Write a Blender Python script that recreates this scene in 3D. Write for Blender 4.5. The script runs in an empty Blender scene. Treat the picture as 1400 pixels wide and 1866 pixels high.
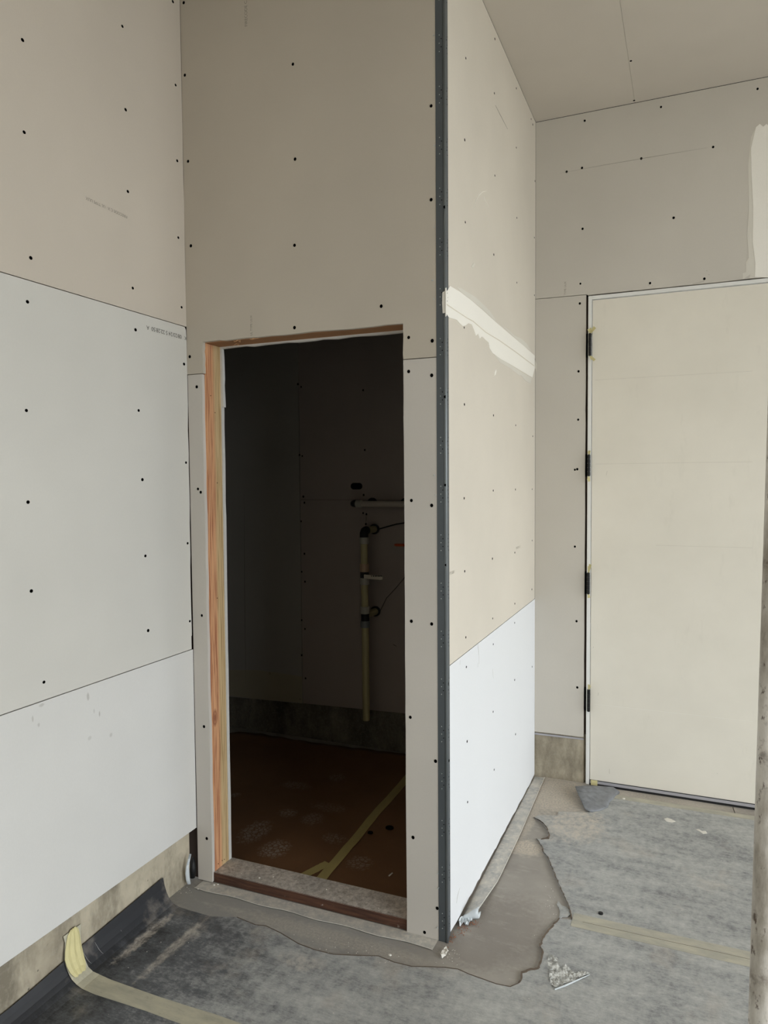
import bpy, bmesh, math, random
from mathutils import Vector, Matrix
rnd = random.Random(7)
S = bpy.context.scene
COL = S.collection

# ------------------------------------------------------------------ camera
RT = Vector((0.92159318, 0.38809009, -0.00721685))
UP = Vector((-0.01092353, 0.04451623, 0.99894894))
FW = Vector((-0.38800345, 0.9205457, -0.04526517))
CAM = Vector((1.74705327, -2.24881227, 1.54810308))
FPX = 1322.24                                   # focal length for a 1400 px wide frame
cd = bpy.data.cameras.new('camera'); cam = bpy.data.objects.new('camera', cd); COL.objects.link(cam)
cd.sensor_fit = 'HORIZONTAL'; cd.sensor_width = 36.0; cd.lens = FPX * 36.0 / 1400.0
cd.clip_start = 0.05; cd.clip_end = 200
cam.matrix_world = Matrix(((RT.x, UP.x, -FW.x, CAM.x), (RT.y, UP.y, -FW.y, CAM.y), (RT.z, UP.z, -FW.z, CAM.z), (0, 0, 0, 1)))
S.camera = cam

# ------------------------------------------------------------------ light: overcast daylight through the open bay
S.view_settings.view_transform = 'Standard'; S.view_settings.look = 'None'
S.view_settings.gamma = 1.0; S.view_settings.use_curve_mapping = False
S.view_settings.exposure = 1.55
SKY_STRENGTH = 2.2
w = bpy.data.worlds.new('sky'); S.world = w; w.use_nodes = True
bg = w.node_tree.nodes['Background']; bg.inputs['Color'].default_value = (0.90, 0.955, 1.0, 1); bg.inputs['Strength'].default_value = SKY_STRENGTH
# bay opening in the right hand wall (world: x = BX, y BY0..BY1, z 0..BZ)
BX, BY0, BY1, BZ = 5.6, -5.0, 0.9, 2.75
REAR_Y = -6.5
def portal(name, loc, rot, sx, sy):
    l = bpy.data.lights.new(name, 'AREA'); l.shape = 'RECTANGLE'; l.size = sx; l.size_y = sy
    l.cycles.is_portal = True
    o = bpy.data.objects.new(name, l); COL.objects.link(o); o.location = loc; o.rotation_euler = rot
portal('bay_daylight', (BX + 0.02, (BY0 + BY1) / 2, BZ / 2), (0, math.radians(90), 0), BZ, BY1 - BY0)

# ------------------------------------------------------------------ helpers
def lin(r, g, b):
    f = lambda c: (c / 255 / 12.92) if c / 255 <= 0.04045 else ((c / 255 + 0.055) / 1.055) ** 2.4
    return (f(r), f(g), f(b), 1)

def at(px, py, ax, val):
    """point where the line of sight through a photo pixel meets the plane axis = val"""
    d = FW + RT * ((px - 700) / FPX) - UP * ((py - 933) / FPX)
    t = (val - CAM[ax]) / d[ax]
    return CAM + d * t

WL = {}
def tag(o, label=None, cat=None, group=None, kind=None):
    if label: o['label'] = label
    if cat: o['category'] = cat
    if group: o['group'] = group
    if kind: o['kind'] = kind
    return o

def empty(name, loc):
    o = bpy.data.objects.new(name, None); COL.objects.link(o); o.location = loc
    o.empty_display_size = 0.05; WL[o] = Vector(loc); return o

def put(name, me, mat, parent=None, loc=(0, 0, 0)):
    """link a mesh whose vertices are world coordinates relative to loc"""
    if mat is not None and not me.materials: me.materials.append(mat)
    o = bpy.data.objects.new(name, me); COL.objects.link(o)
    loc = Vector(loc); WL[o] = loc
    if parent is not None:
        o.parent = parent; o.location = loc - WL[parent]
    else: o.location = loc
    return o

def solid(name, bm, mat, parent=None, smooth=False, origin=None):
    bmesh.ops.recalc_face_normals(bm, faces=bm.faces)
    if origin is None:
        origin = sum((v.co for v in bm.verts), Vector()) / max(1, len(bm.verts))
        origin.z = min(v.co.z for v in bm.verts)
    origin = Vector(origin)
    for v in bm.verts: v.co -= origin
    if smooth:
        for f in bm.faces: f.smooth = True
    me = bpy.data.meshes.new(name); bm.to_mesh(me); bm.free()
    return put(name, me, mat, parent, origin)

def merge(dst, src):
    """add src's surface to dst's mesh, keeping its material (surface pattern stays in its part)"""
    bm = bmesh.new(); bm.from_mesh(dst.data); n0 = len(bm.faces); k = len(dst.data.materials)
    tmp = src.data; off = WL[src] - WL[dst]
    for v in tmp.vertices: v.co += off
    bm.from_mesh(tmp); bm.faces.ensure_lookup_table()
    for f in bm.faces[n0:]: f.material_index = k
    bm.to_mesh(dst.data); bm.free(); dst.data.materials.append(tmp.materials[0]); bpy.data.objects.remove(src)

def box(bm, a, b, bev=0.0):
    r = bmesh.ops.create_cube(bm, size=1)
    vs = r['verts']
    for v in vs:
        v.co = Vector([(a[i] + b[i]) / 2 + v.co[i] * abs(b[i] - a[i]) for i in range(3)])
    if bev:
        es = list({e for v in vs for e in v.link_edges})
        bmesh.ops.bevel(bm, geom=es, offset=bev, segments=2, affect='EDGES')

def thicken(bm, t, d=(0, 0, -1)):
    """give an open surface a second skin offset by t along d and close its rim"""
    d = Vector(d) * t; fs = list(bm.faces); rim = [e for e in bm.edges if len(e.link_faces) == 1]
    cp = {v: bm.verts.new(v.co + d) for v in list(bm.verts)}
    for f in fs: bm.faces.new([cp[v] for v in reversed(f.verts)])
    for e in rim:
        a, b = e.verts; bm.faces.new((a, b, cp[b], cp[a]))

def tube(bm, pts, r, seg=12, caps=True):
    pts = [Vector(p) for p in pts]; rings = []
    rr = r if isinstance(r, (list, tuple)) else [r] * len(pts)
    nrm = None
    for i, p in enumerate(pts):
        t = (pts[min(i + 1, len(pts) - 1)] - pts[max(i - 1, 0)]).normalized()
        if nrm is None: nrm = t.orthogonal().normalized()
        nrm = (nrm - t * nrm.dot(t)).normalized(); b = t.cross(nrm)
        rings.append([bm.verts.new(p + (nrm * math.cos(2 * math.pi * k / seg) + b * math.sin(2 * math.pi * k / seg)) * rr[i]) for k in range(seg)])
    for a, b in zip(rings, rings[1:]):
        for k in range(seg):
            bm.faces.new((a[k], a[(k + 1) % seg], b[(k + 1) % seg], b[k]))
    if caps:
        bm.faces.new(rings[0]); bm.faces.new(rings[-1])

# wall frames: (u, v, depth into wall) -> world
WX, WD, CZ = 1.019, 1.464, 3.321
LF = lambda u, v, d: Vector((-d, u, v))
DF = lambda u, v, d: Vector((u, d, v))
RF = lambda u, v, d: Vector((WX - d, u, v))
BF = lambda u, v, d: Vector((u, WD + d, v))
CF = lambda u, v, d: Vector((u, v, CZ + d))
GF = lambda u, v, d: Vector((u, v, -d))         # floor, d negative = up
KY = 1.50
KF = lambda u, v, d: Vector((u, KY + d, v))     # back wall of the small room

def slab(bm, F, poly, t, d0=0.0):
    a = [bm.verts.new(F(u, v, d0)) for u, v in poly]
    b = [bm.verts.new(F(u, v, d0 + t)) for u, v in poly]
    bm.faces.new(a); bm.faces.new(list(reversed(b)))
    n = len(poly)
    for i in range(n): bm.faces.new((a[i], b[i], b[(i + 1) % n], a[(i + 1) % n]))

def rag(p, q, n, amp, seed=0):
    """points from p (included) towards q (excluded) with small sideways jitter: a knife-cut or torn edge"""
    r = random.Random(seed); out = [p]
    dx, dy = q[0] - p[0], q[1] - p[1]; L = math.hypot(dx, dy); nx, ny = -dy / L, dx / L
    for i in range(1, n):
        t = (i + r.uniform(-.3, .3)) / n; a = r.uniform(-amp, amp)
        out.append((p[0] + dx * t + nx * a, p[1] + dy * t + ny * a))
    return out

# ------------------------------------------------------------------ materials
def newmat(name):
    m = bpy.data.materials.new(name); m.use_nodes = True
    nt = m.node_tree; b = nt.nodes['Principled BSDF']
    return m, nt, b
def N(nt, t, **kw):
    n = nt.nodes.new(t)
    for k, v in kw.items():
        if k.startswith('i_'):
            key = k[2:]; n.inputs[int(key) if key.isdigit() else key.replace('_', ' ')].default_value = v
        else: setattr(n, k, v)
    return n
def wpos(nt):
    return N(nt, 'ShaderNodeNewGeometry').outputs['Position']
def noise(nt, vec, scale, detail=4, rough=.55, stretch=None):
    if stretch:
        mp = N(nt, 'ShaderNodeMapping'); mp.inputs['Scale'].default_value = stretch
        nt.links.new(vec, mp.inputs['Vector']); vec = mp.outputs['Vector']
    n = N(nt, 'ShaderNodeTexNoise'); n.inputs['Scale'].default_value = scale; n.inputs['Detail'].default_value = detail
    n.inputs['Roughness'].default_value = rough; nt.links.new(vec, n.inputs['Vector'])
    return n.outputs['Fac']
def ramp(nt, fac, stops):
    r = N(nt, 'ShaderNodeValToRGB'); e = r.color_ramp.elements
    while len(e) < len(stops): e.new(0.5)
    for k, (p, c) in enumerate(stops): e[k].position = p; e[k].color = c if not isinstance(c, (int, float)) else (c, c, c, 1)
    nt.links.new(fac, r.inputs['Fac']); return r.outputs['Color']
def mix(nt, fac, a, b, mode='MIX'):
    m = N(nt, 'ShaderNodeMix', data_type='RGBA', blend_type=mode)
    for s, x in ((0, fac), (6, a), (7, b)):
        if hasattr(x, 'is_linked') or hasattr(x, 'links'): nt.links.new(x, m.inputs[s])
        else: m.inputs[s].default_value = x
    return m.outputs[2]
def math_(nt, op, a, b=0.0, clamp=False):
    m = N(nt, 'ShaderNodeMath', operation=op, use_clamp=clamp)
    for s, x in ((0, a), (1, b)):
        if hasattr(x, 'links'): nt.links.new(x, m.inputs[s])
        else: m.inputs[s].default_value = x
    return m.outputs[0]
def bump(nt, bsdf, h, strength, dist=0.01):
    b = N(nt, 'ShaderNodeBump'); b.inputs['Strength'].default_value = strength; b.inputs['Distance'].default_value = dist
    nt.links.new(h, b.inputs['Height']); nt.links.new(b.outputs['Normal'], bsdf.inputs['Normal'])
def spots(nt, lst, wob=0.35):
    """soft-edged marks: list of (centre, radii, strength) in world space, summed to one mask"""
    p = wpos(nt); nz = noise(nt, p, 60, 3); acc = None
    for c, r, s in lst:
        a = N(nt, 'ShaderNodeVectorMath', operation='SUBTRACT'); nt.links.new(p, a.inputs[0]); a.inputs[1].default_value = c
        d = N(nt, 'ShaderNodeVectorMath', operation='DIVIDE'); nt.links.new(a.outputs[0], d.inputs[0]); d.inputs[1].default_value = r
        l = N(nt, 'ShaderNodeVectorMath', operation='LENGTH'); nt.links.new(d.outputs[0], l.inputs[0])
        x = math_(nt, 'ADD', l.outputs['Value'], math_(nt, 'MULTIPLY', nz, wob * 2))
        m = math_(nt, 'SUBTRACT', 1.0 + wob, x); m = math_(nt, 'MULTIPLY', m, 2.2, True); m = math_(nt, 'MULTIPLY', m, s)
        acc = m if acc is None else math_(nt, 'MAXIMUM', acc, m)
    return acc

def drywall(name, c, spotlist=None, spotcol=None, var=0.04):
    m, nt, b = newmat(name); p = wpos(nt)
    c1 = lin(*c); c2 = tuple(x * (1 - var * 2) for x in c1[:3]) + (1,)
    f = noise(nt, p, 1.7, 3); col = mix(nt, ramp(nt, f, [(.3, 0.0), (.7, 1.0)]), c1, c2)
    g = noise(nt, p, 300, 2, stretch=(1, 1, .5)); col = mix(nt, math_(nt, 'MULTIPLY', g, .08), col, (.25, .23, .2, 1))
    if spotlist: col = mix(nt, spots(nt, spotlist), col, lin(*spotcol))
    nt.links.new(col, b.inputs['Base Color']); b.inputs['Roughness'].default_value = .82
    b.inputs['Specular IOR Level'].default_value = .25
    bump(nt, b, math_(nt, 'ADD', g, noise(nt, p, 4, 2)), .05, .004)
    return m

def plain(name, c, rough=.6, metal=0.0, var=.1, scale=20, bmp=.0, spec=.5):
    m, nt, b = newmat(name); p = wpos(nt); c1 = lin(*c)
    f = noise(nt, p, scale, 4); col = mix(nt, f, tuple(x * (1 - var) for x in c1[:3]) + (1,), tuple(min(1, x * (1 + var)) for x in c1[:3]) + (1,))
    nt.links.new(col, b.inputs['Base Color']); b.inputs['Roughness'].default_value = rough; b.inputs['Metallic'].default_value = metal
    b.inputs['Specular IOR Level'].default_value = spec
    if bmp: bump(nt, b, noise(nt, p, scale * 4, 3), bmp, .003)
    return m

def concrete(name, ca, cb, cdark, pits=True, scale=5.0, bmp=.3):
    m, nt, b = newmat(name); p = wpos(nt)
    f = noise(nt, p, scale, 8, .6); col = mix(nt, ramp(nt, f, [(.32, 0.0), (.68, 1.0)]), lin(*ca), lin(*cb))
    s = noise(nt, p, scale * .8, 6, .7, stretch=(1, 1, .45)); col = mix(nt, ramp(nt, s, [(.47, 0.0), (.64, .85)]), col, lin(*cdark))
    g = noise(nt, p, 90, 5, .7); col = mix(nt, ramp(nt, g, [(.5, 0.0), (.8, .35)]), col, (.45, .42, .36, 1))
    h = g
    if pits:
        v = N(nt, 'ShaderNodeTexVoronoi'); v.inputs['Scale'].default_value = 26; nt.links.new(p, v.inputs['Vector'])
        pk = ramp(nt, v.outputs['Distance'], [(.05, 1.0), (.11, 0.0)]); rare = ramp(nt, noise(nt, p, 9, 2), [(.55, 0.0), (.62, 1.0)])
        pm = math_(nt, 'MULTIPLY', pk, rare); col = mix(nt, math_(nt, 'MULTIPLY', pm, .7), col, (.03, .028, .024, 1))
        h = math_(nt, 'SUBTRACT', g, pm)
    nt.links.new(col, b.inputs['Base Color']); b.inputs['Roughness'].default_value = .9
    bump(nt, b, h, bmp, .006); return m

M = {}
M['dw_L_up'] = drywall('wallboard_tan', (208, 198, 184))
M['dw_L_mid'] = drywall('wallboard_grey_white', (214, 211, 203))
def sp(px, py, ax, val, r, s): return (tuple(at(px, py, ax, val)), r, s)
M['dw_L_low'] = drywall('wallboard_grey_scuffed', (220, 218, 213),
    [sp(160, 1270, 0, 0, (.05, .006, .016), .35), sp(171, 1296, 0, 0, (.05, .003, .009), .3), sp(181, 1301, 0, 0, (.05, .0035, .011), .45),
     sp(59, 1310, 0, 0, (.05, .004, .012), .3), sp(70, 1321, 0, 0, (.05, .005, .007), .3), sp(202, 1339, 0, 0, (.05, .008, .008), .25), sp(163, 1345, 0, 0, (.05, .01, .008), .2),
     sp(75, 1285, 0, 0, (.05, .012, .006), .3)], (120, 112, 100))
M['dw_D_up'] = drywall('wallboard_warm_grey', (205, 196, 181))
M['dw_D_low'] = drywall('wallboard_pale_grey', (214, 208, 199))
M['dw_R_up'] = drywall('wallboard_cream', (220, 212, 198),
    [sp(880, 358, 0, WX, (.05, .003, .04), .0)], (240, 240, 235))
M['dw_R_low'] = drywall('wallboard_white', (230, 231, 232), var=.01)
M['dw_B'] = drywall('wallboard_stone', (210, 204, 193))
M['dw_C'] = drywall('wallboard_ceiling', (214, 206, 194))
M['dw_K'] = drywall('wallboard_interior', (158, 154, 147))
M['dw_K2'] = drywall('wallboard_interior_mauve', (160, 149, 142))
M['dw_edge'] = plain('gypsum_core', (222, 220, 214), .95, bmp=.3, scale=80, var=.06)
M['shell'] = plain('framing_dark', (58, 44, 34), .9)
M['mud'] = drywall('joint_compound', (250, 246, 236), var=.02)
M['mud_thin'] = drywall('thin_joint_compound', (226, 221, 209), var=.05)
M['screw'] = plain('black_screw', (6, 6, 5), 1.0, spec=.0)
M['ink_dark'] = plain('stamp_ink_dark', (70, 66, 58), .9)
M['ink_faint'] = plain('stamp_ink_faint', (138, 131, 118), .9)
M['ink_faint2'] = plain('stamp_ink_pale', (168, 163, 150), .9)
M['concrete_curb'] = concrete('footing_concrete', (202, 191, 168), (160, 150, 130), (112, 104, 88))
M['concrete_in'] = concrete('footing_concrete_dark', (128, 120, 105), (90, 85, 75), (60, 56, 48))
M['bead'] = plain('galvanised_bead', (92, 98, 102), .45, metal=.35, var=.12, scale=12, bmp=.05)
M['bead_spot'] = plain('bead_bright_spot', (190, 194, 192), .5)
M['nose'] = plain('galvanised_bead_lit', (118, 124, 126), .4, metal=.4, var=.1, scale=12)  # same metal as the bead, coloured lighter as if lit from the right
M['hole'] = plain('dark_hole', (10, 10, 10), .9, spec=.1)
M['frame_paint'] = plain('white_frame_paint', (232, 231, 226), .5, var=.02)
M['black_metal'] = plain('black_hinge', (18, 18, 18), .4, metal=.3)
M['tape'] = plain('masking_tape', (212, 202, 150), .7, var=.12, scale=30, bmp=.3)
M['rubber'] = plain('black_rubber', (16, 16, 17), .6)
M['alu'] = plain('aluminium_strip', (176, 174, 178), .4, metal=.2, var=.05)
M['pvc'] = plain('cream_pipe', (172, 164, 122), .4, var=.06, scale=8)
M['pvc_w'] = plain('white_pipe', (178, 170, 158), .35, var=.04)
M['coupling'] = plain('pale_coupling', (170, 168, 156), .4, var=.05)
M['coupling_t'] = plain('tan_coupling', (176, 152, 124), .45, var=.05)
M['coupling_b'] = plain('bluegrey_coupling', (122, 128, 126), .45, var=.05)
M['wire'] = plain('black_wire', (16, 15, 14), .5)
M['orange'] = plain('orange_plastic', (190, 78, 34), .5)
M['handle'] = plain('pale_valve_handle', (198, 190, 174), .45)
M['film'] = plain('white_film', (208, 214, 216), .35, var=.06, bmp=.3, scale=25)
M['chip'] = plain('plaster_crumb', (226, 222, 212), .9, var=.05)
M['rust'] = plain('rusty_crumbs', (150, 98, 70), .9, var=.4, scale=200)

def door_paint():
    m, nt, b = newmat('cream_door_primer'); p = wpos(nt)
    f = noise(nt, p, 2.2, 5, .6); col = mix(nt, ramp(nt, f, [(.35, 0.0), (.7, 1.0)]), lin(234, 228, 214), lin(226, 220, 206))
    s = noise(nt, p, 10, 5, .7, stretch=(1, 1, .25)); col = mix(nt, ramp(nt, s, [(.6, 0.0), (.85, .3)]), col, lin(190, 184, 170))
    nt.links.new(col, b.inputs['Base Color']); b.inputs['Roughness'].default_value = .42; b.inputs['Specular IOR Level'].default_value = .4
    bump(nt, b, noise(nt, p, 5, 3), .03, .005); return m
M['door'] = door_paint()

def wood():
    m, nt, b = newmat('fir_stud'); p = wpos(nt)
    nz = noise(nt, p, 3, 4, .5, stretch=(6, 6, .5))
    mp = N(nt, 'ShaderNodeMapping'); mp.inputs['Scale'].default_value = (46, 46, 1.0); nt.links.new(p, mp.inputs['Vector'])
    wv = N(nt, 'ShaderNodeTexNoise'); wv.inputs['Scale'].default_value = 5; wv.inputs['Detail'].default_value = 4; nt.links.new(mp.outputs[0], wv.inputs['Vector'])
    grain = ramp(nt, wv.outputs['Fac'], [(.40, 0.0), (.46, .7), (.56, 1.0)])
    sx = N(nt, 'ShaderNodeSeparateXYZ'); nt.links.new(p, sx.inputs[0])
    y = math_(nt, 'ADD', sx.outputs['Y'], math_(nt, 'MULTIPLY', math_(nt, 'SUBTRACT', nz, .5), .03))
    side = ramp(nt, math_(nt, 'MULTIPLY', y, 10), [(.50, 0.0), (.66, 1.0)])
    heart = mix(nt, grain, lin(168, 104, 72), lin(224, 170, 126)); sap = mix(nt, grain, lin(178, 146, 100), lin(216, 188, 142))
    col = mix(nt, side, heart, sap)
    kz = at(392, 1308, 0, .075)
    d = N(nt, 'ShaderNodeVectorMath', operation='SUBTRACT'); nt.links.new(p, d.inputs[0]); d.inputs[1].default_value = (kz.x, kz.y, kz.z)
    d2 = N(nt, 'ShaderNodeVectorMath', operation='MULTIPLY'); nt.links.new(d.outputs[0], d2.inputs[0]); d2.inputs[1].default_value = (0, 60, 26)
    ln = N(nt, 'ShaderNodeVectorMath', operation='LENGTH'); nt.links.new(d2.outputs[0], ln.inputs[0])
    kn = ramp(nt, ln.outputs['Value'], [(.25, 1.0), (.5, .55), (.62, .9), (1.0, 0.0)])
    col = mix(nt, math_(nt, 'MULTIPLY', kn, .8), col, lin(128, 62, 40))
    nt.links.new(col, b.inputs['Base Color']); b.inputs['Roughness'].default_value = .75
    bump(nt, b, wv.outputs['Fac'], .15, .003); return m
M['wood'] = wood()
M['wood_head'] = plain('header_wood', (166, 122, 84), .8, var=.2, scale=14, bmp=.2)

def sill_mat():
    m, nt, b = newmat('treated_plate_dusty'); p = wpos(nt)
    g = noise(nt, p, 8, 5, .6, stretch=(1, 12, 14)); col = mix(nt, ramp(nt, g, [(.35, 0.0), (.7, 1.0)]), lin(66, 42, 30), lin(100, 66, 48))
    geo = N(nt, 'ShaderNodeNewGeometry'); sx = N(nt, 'ShaderNodeSeparateXYZ'); nt.links.new(geo.outputs['True Normal'], sx.inputs[0])
    n2 = noise(nt, p, 60, 6, .75); n3 = noise(nt, p, 7, 4)
    dust = mix(nt, ramp(nt, n2, [(.35, 0.0), (.65, 1.0)]), lin(150, 140, 129), lin(216, 207, 196))
    dust = mix(nt, ramp(nt, n3, [(.45, 0.0), (.7, .45)]), dust, lin(140, 138, 135))
    topm = ramp(nt, sx.outputs['Z'], [(.5, 0.0), (.7, 1.0)])
    spl = math_(nt, 'MULTIPLY', ramp(nt, noise(nt, p, 22, 4, .7), [(.68, 0.0), (.75, .6)]), 1.0)
    fac = math_(nt, 'MAXIMUM', topm, spl)
    col = mix(nt, fac, col, dust)
    nt.links.new(col, b.inputs['Base Color']); b.inputs['Roughness'].default_value = .9
    bump(nt, b, n2, .4, .004); return m
M['sill'] = sill_mat()

def board_mat():
    """charcoal floor protection sheet: dark by the left wall, greyer where walked on and dusted"""
    m, nt, b = newmat('grey_floor_board'); p = wpos(nt)
    sx = N(nt, 'ShaderNodeSeparateXYZ'); nt.links.new(p, sx.inputs[0])
    big = noise(nt, p, 2.3, 6, .6); fine = noise(nt, p, 34, 8, .78, stretch=(1, .7, 1))
    streak = noise(nt, p, 9, 5, .65, stretch=(.5, 1.7, 1))
    gx = N(nt, 'ShaderNodeMapRange', i_From_Min=-.02, i_From_Max=.75, i_To_Min=0.0, i_To_Max=1.0); nt.links.new(sx.outputs['X'], gx.inputs['Value'])
    gx2 = math_(nt, 'POWER', gx.outputs[0], .75)
    wear = math_(nt, 'ADD', math_(nt, 'MULTIPLY', gx2, .66), math_(nt, 'MULTIPLY', math_(nt, 'SUBTRACT', big, .5), .55))
    wear = math_(nt, 'ADD', wear, math_(nt, 'MULTIPLY', math_(nt, 'SUBTRACT', fine, .5), .85))
    wear = math_(nt, 'ADD', wear, math_(nt, 'MULTIPLY', math_(nt, 'SUBTRACT', streak, .5), .7))
    fleck = noise(nt, p, 130, 4, .8, stretch=(.45, 1.3, 1)); wear = math_(nt, 'ADD', wear, math_(nt, 'MULTIPLY', math_(nt, 'SUBTRACT', fleck, .5), .7), True)
    cove_fade = N(nt, 'ShaderNodeMapRange', i_From_Min=.008, i_From_Max=.06, i_To_Min=.0, i_To_Max=1.0); nt.links.new(sx.outputs['X'], cove_fade.inputs['Value'])  # keeps the curled-up edge at the darkest tone
    wear = math_(nt, 'MULTIPLY', wear, cove_fade.outputs[0])
    col = ramp(nt, wear, [(0.0, lin(46, 47, 50)), (.3, lin(96, 98, 101)), (.62, lin(164, 165, 163)), (1.0, lin(200, 200, 195))])
    # ochre-grey dust drifts (their own shapes)
    o = noise(nt, p, 3.1, 6, .65); col = mix(nt, ramp(nt, o, [(.56, 0.0), (.72, .5)]), col, lin(188, 177, 163))
    # plaster dust trodden in near the left wall and by the small room
    pl = spots(nt, [((.19, -.36, 0), (.022, .2, .1), .7), ((.065, -.36, 0), (.022, .16, .1), .75), ((.62, -.27, 0), (.09, .05, .1), .45),
                    ((1.30, 1.0, 0), (.14, .2, .1), .9), ((1.2, .9, 0), (.1, .1, .1), .6), ((.2, -.27, 0), (.04, .06, .1), .4)], .6)
    pf = math_(nt, 'MULTIPLY', pl, ramp(nt, fine, [(.38, .1), (.6, 1.0)]))
    col = mix(nt, pf, col, lin(206, 196, 182))
    sc = noise(nt, p, 60, 3, .9, stretch=(.25, 1.2, 1)); col = mix(nt, ramp(nt, sc, [(.72, 0.0), (.78, .6)]), col, lin(226, 224, 218))
    nt.links.new(col, b.inputs['Base Color'])
    nt.links.new(ramp(nt, wear, [(0.0, .45), (.6, .75)]), b.inputs['Roughness'])
    bump(nt, b, math_(nt, 'ADD', big, math_(nt, 'MULTIPLY', fine, .3)), .22, .012); return m
M['board'] = board_mat()
M['fibre'] = plain('torn_board_fibre', (92, 80, 68), .95, var=.4, scale=90)

def slab_mat():
    m, nt, b = newmat('taupe_slab'); p = wpos(nt)
    f = noise(nt, p, 2.6, 7, .6); col = mix(nt, ramp(nt, f, [(.35, 0.0), (.68, 1.0)]), lin(150, 144, 136), lin(176, 170, 161))
    gz = spots(nt, [((.35, -.1, 0), (.75, .14, .1), .75)], .5)
    col = mix(nt, gz, col, lin(146, 145, 141))
    d = spots(nt, [((1.17, .15, 0), (.17, .24, .1), .55), ((1.12, .0, 0), (.12, .12, .1), .5)], .35)
    col = mix(nt, d, col, lin(134, 126, 118))
    s = noise(nt, p, 14, 6, .7, stretch=(.6, 1.6, 1)); col = mix(nt, ramp(nt, s, [(.55, 0.0), (.8, .5)]), col, lin(204, 197, 186))
    dd = spots(nt, [((1.13, .72, 0), (.10, .08, .1), .8), ((1.1, 1.0, 0), (.03, .25, .1), .5), ((.62, -.12, 0), (.5, .05, .1), .3), ((1.15, 1.3, 0), (.22, .3, .1), .7), ((1.6, 1.43, 0), (.5, .06, .1), .4)], .6)
    g = noise(nt, p, 120, 4, .8); col = mix(nt, math_(nt, 'MULTIPLY', dd, ramp(nt, g, [(.4, .2), (.6, 1.0)])), col, lin(222, 208, 188))
    col = mix(nt, ramp(nt, g, [(.62, 0.0), (.75, .4)]), col, lin(200, 196, 186))
    # saw cut by the door
    nt.links.new(col, b.inputs['Base Color']); b.inputs['Roughness'].default_value = .8
    bump(nt, b, math_(nt, 'ADD', math_(nt, 'MULTIPLY', g, .4), f), .2, .008); return m
M['slab'] = slab_mat()

def strip_mat():
    m, nt, b = newmat('dusty_plastic_strip'); p = wpos(nt)
    f = noise(nt, p, 16, 6, .7); col = mix(nt, ramp(nt, f, [(.35, 0.0), (.65, 1.0)]), lin(172, 172, 169), lin(214, 208, 196))
    g = noise(nt, p, 55, 4, .7); col = mix(nt, ramp(nt, g, [(.5, 0.0), (.72, .6)]), col, lin(236, 228, 214))
    nt.links.new(col, b.inputs['Base Color']); b.inputs['Roughness'].default_value = .45
    bump(nt, b, f, .3, .006); return m
M['strip'] = strip_mat()

def floor_tape(c1=(174, 170, 152), c2=(200, 194, 170)):
    m, nt, b = newmat('dirty_floor_tape'); p = wpos(nt)
    f = noise(nt, p, 10, 6, .65, stretch=(1, 3, 3)); col = mix(nt, ramp(nt, f, [(.35, 0.0), (.7, 1.0)]), lin(*c1), lin(*c2))
    g = noise(nt, p, 50, 5, .8, stretch=(.5, 2, 2)); col = mix(nt, ramp(nt, g, [(.55, 0.0), (.75, .5)]), col, lin(126, 121, 110))
    nt.links.new(col, b.inputs['Base Color']); b.inputs['Roughness'].default_value = .75
    bump(nt, b, g, .2, .003); return m
M['floor_tape'] = floor_tape(); M['tape_pale'] = floor_tape((170, 167, 154), (194, 189, 170))

def kraft_mat():
    m, nt, b = newmat('brown_rosin_paper'); p = wpos(nt)
    f = noise(nt, p, 3, 5, .6); col = mix(nt, f, lin(104, 72, 46), lin(128, 92, 60))
    v = N(nt, 'ShaderNodeTexVoronoi', feature='DISTANCE_TO_EDGE'); v.inputs['Scale'].default_value = 55; nt.links.new(p, v.inputs['Vector'])
    cell = ramp(nt, v.outputs['Distance'], [(.05, 0.0), (.16, 1.0)])
    fp = spots(nt, [tuple([tuple(at(x, y, 2, 0.01)), (rx, ry, .2), s]) for x, y, rx, ry, s in
        ((465, 1515, .07, .11, .9), (500, 1547, .07, .08, 1), (525, 1481, .05, .05, .8), (570, 1490, .06, .07, .6), (610, 1525, .06, .05, .6), (540, 1430, .09, .05, .5),
         (615, 1415, .05, .06, .6), (655, 1570, .06, .06, .6), (600, 1470, .1, .05, .4), (430, 1447, .03, .03, .6))], .5)
    col = mix(nt, math_(nt, 'MULTIPLY', math_(nt, 'MULTIPLY', fp, cell), .45), col, lin(186, 176, 164))
    nt.links.new(col, b.inputs['Base Color']); b.inputs['Roughness'].default_value = .75
    bump(nt, b, f, .4, .02); return m
M['kraft'] = kraft_mat()

def post_mat():
    m, nt, b = newmat('weathered_painted_steel'); p = wpos(nt)
    f = noise(nt, p, 9, 7, .65, stretch=(1, 1, .35)); col = mix(nt, ramp(nt, f, [(.4, 0.0), (.6, 1.0)]), lin(238, 233, 224), lin(168, 160, 146))
    g = noise(nt, p, 55, 5, .7, stretch=(1, 1, .5)); col = mix(nt, ramp(nt, g, [(.59, 0.0), (.66, .85)]), col, lin(84, 62, 46))
    h = noise(nt, p, 14, 5, .7); col = mix(nt, ramp(nt, h, [(.58, 0.0), (.68, .6)]), col, lin(104, 88, 74))
    nt.links.new(col, b.inputs['Base Color']); b.inputs['Roughness'].default_value = .6
    bump(nt, b, g, .4, .004); return m
M['post'] = post_mat()

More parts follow.
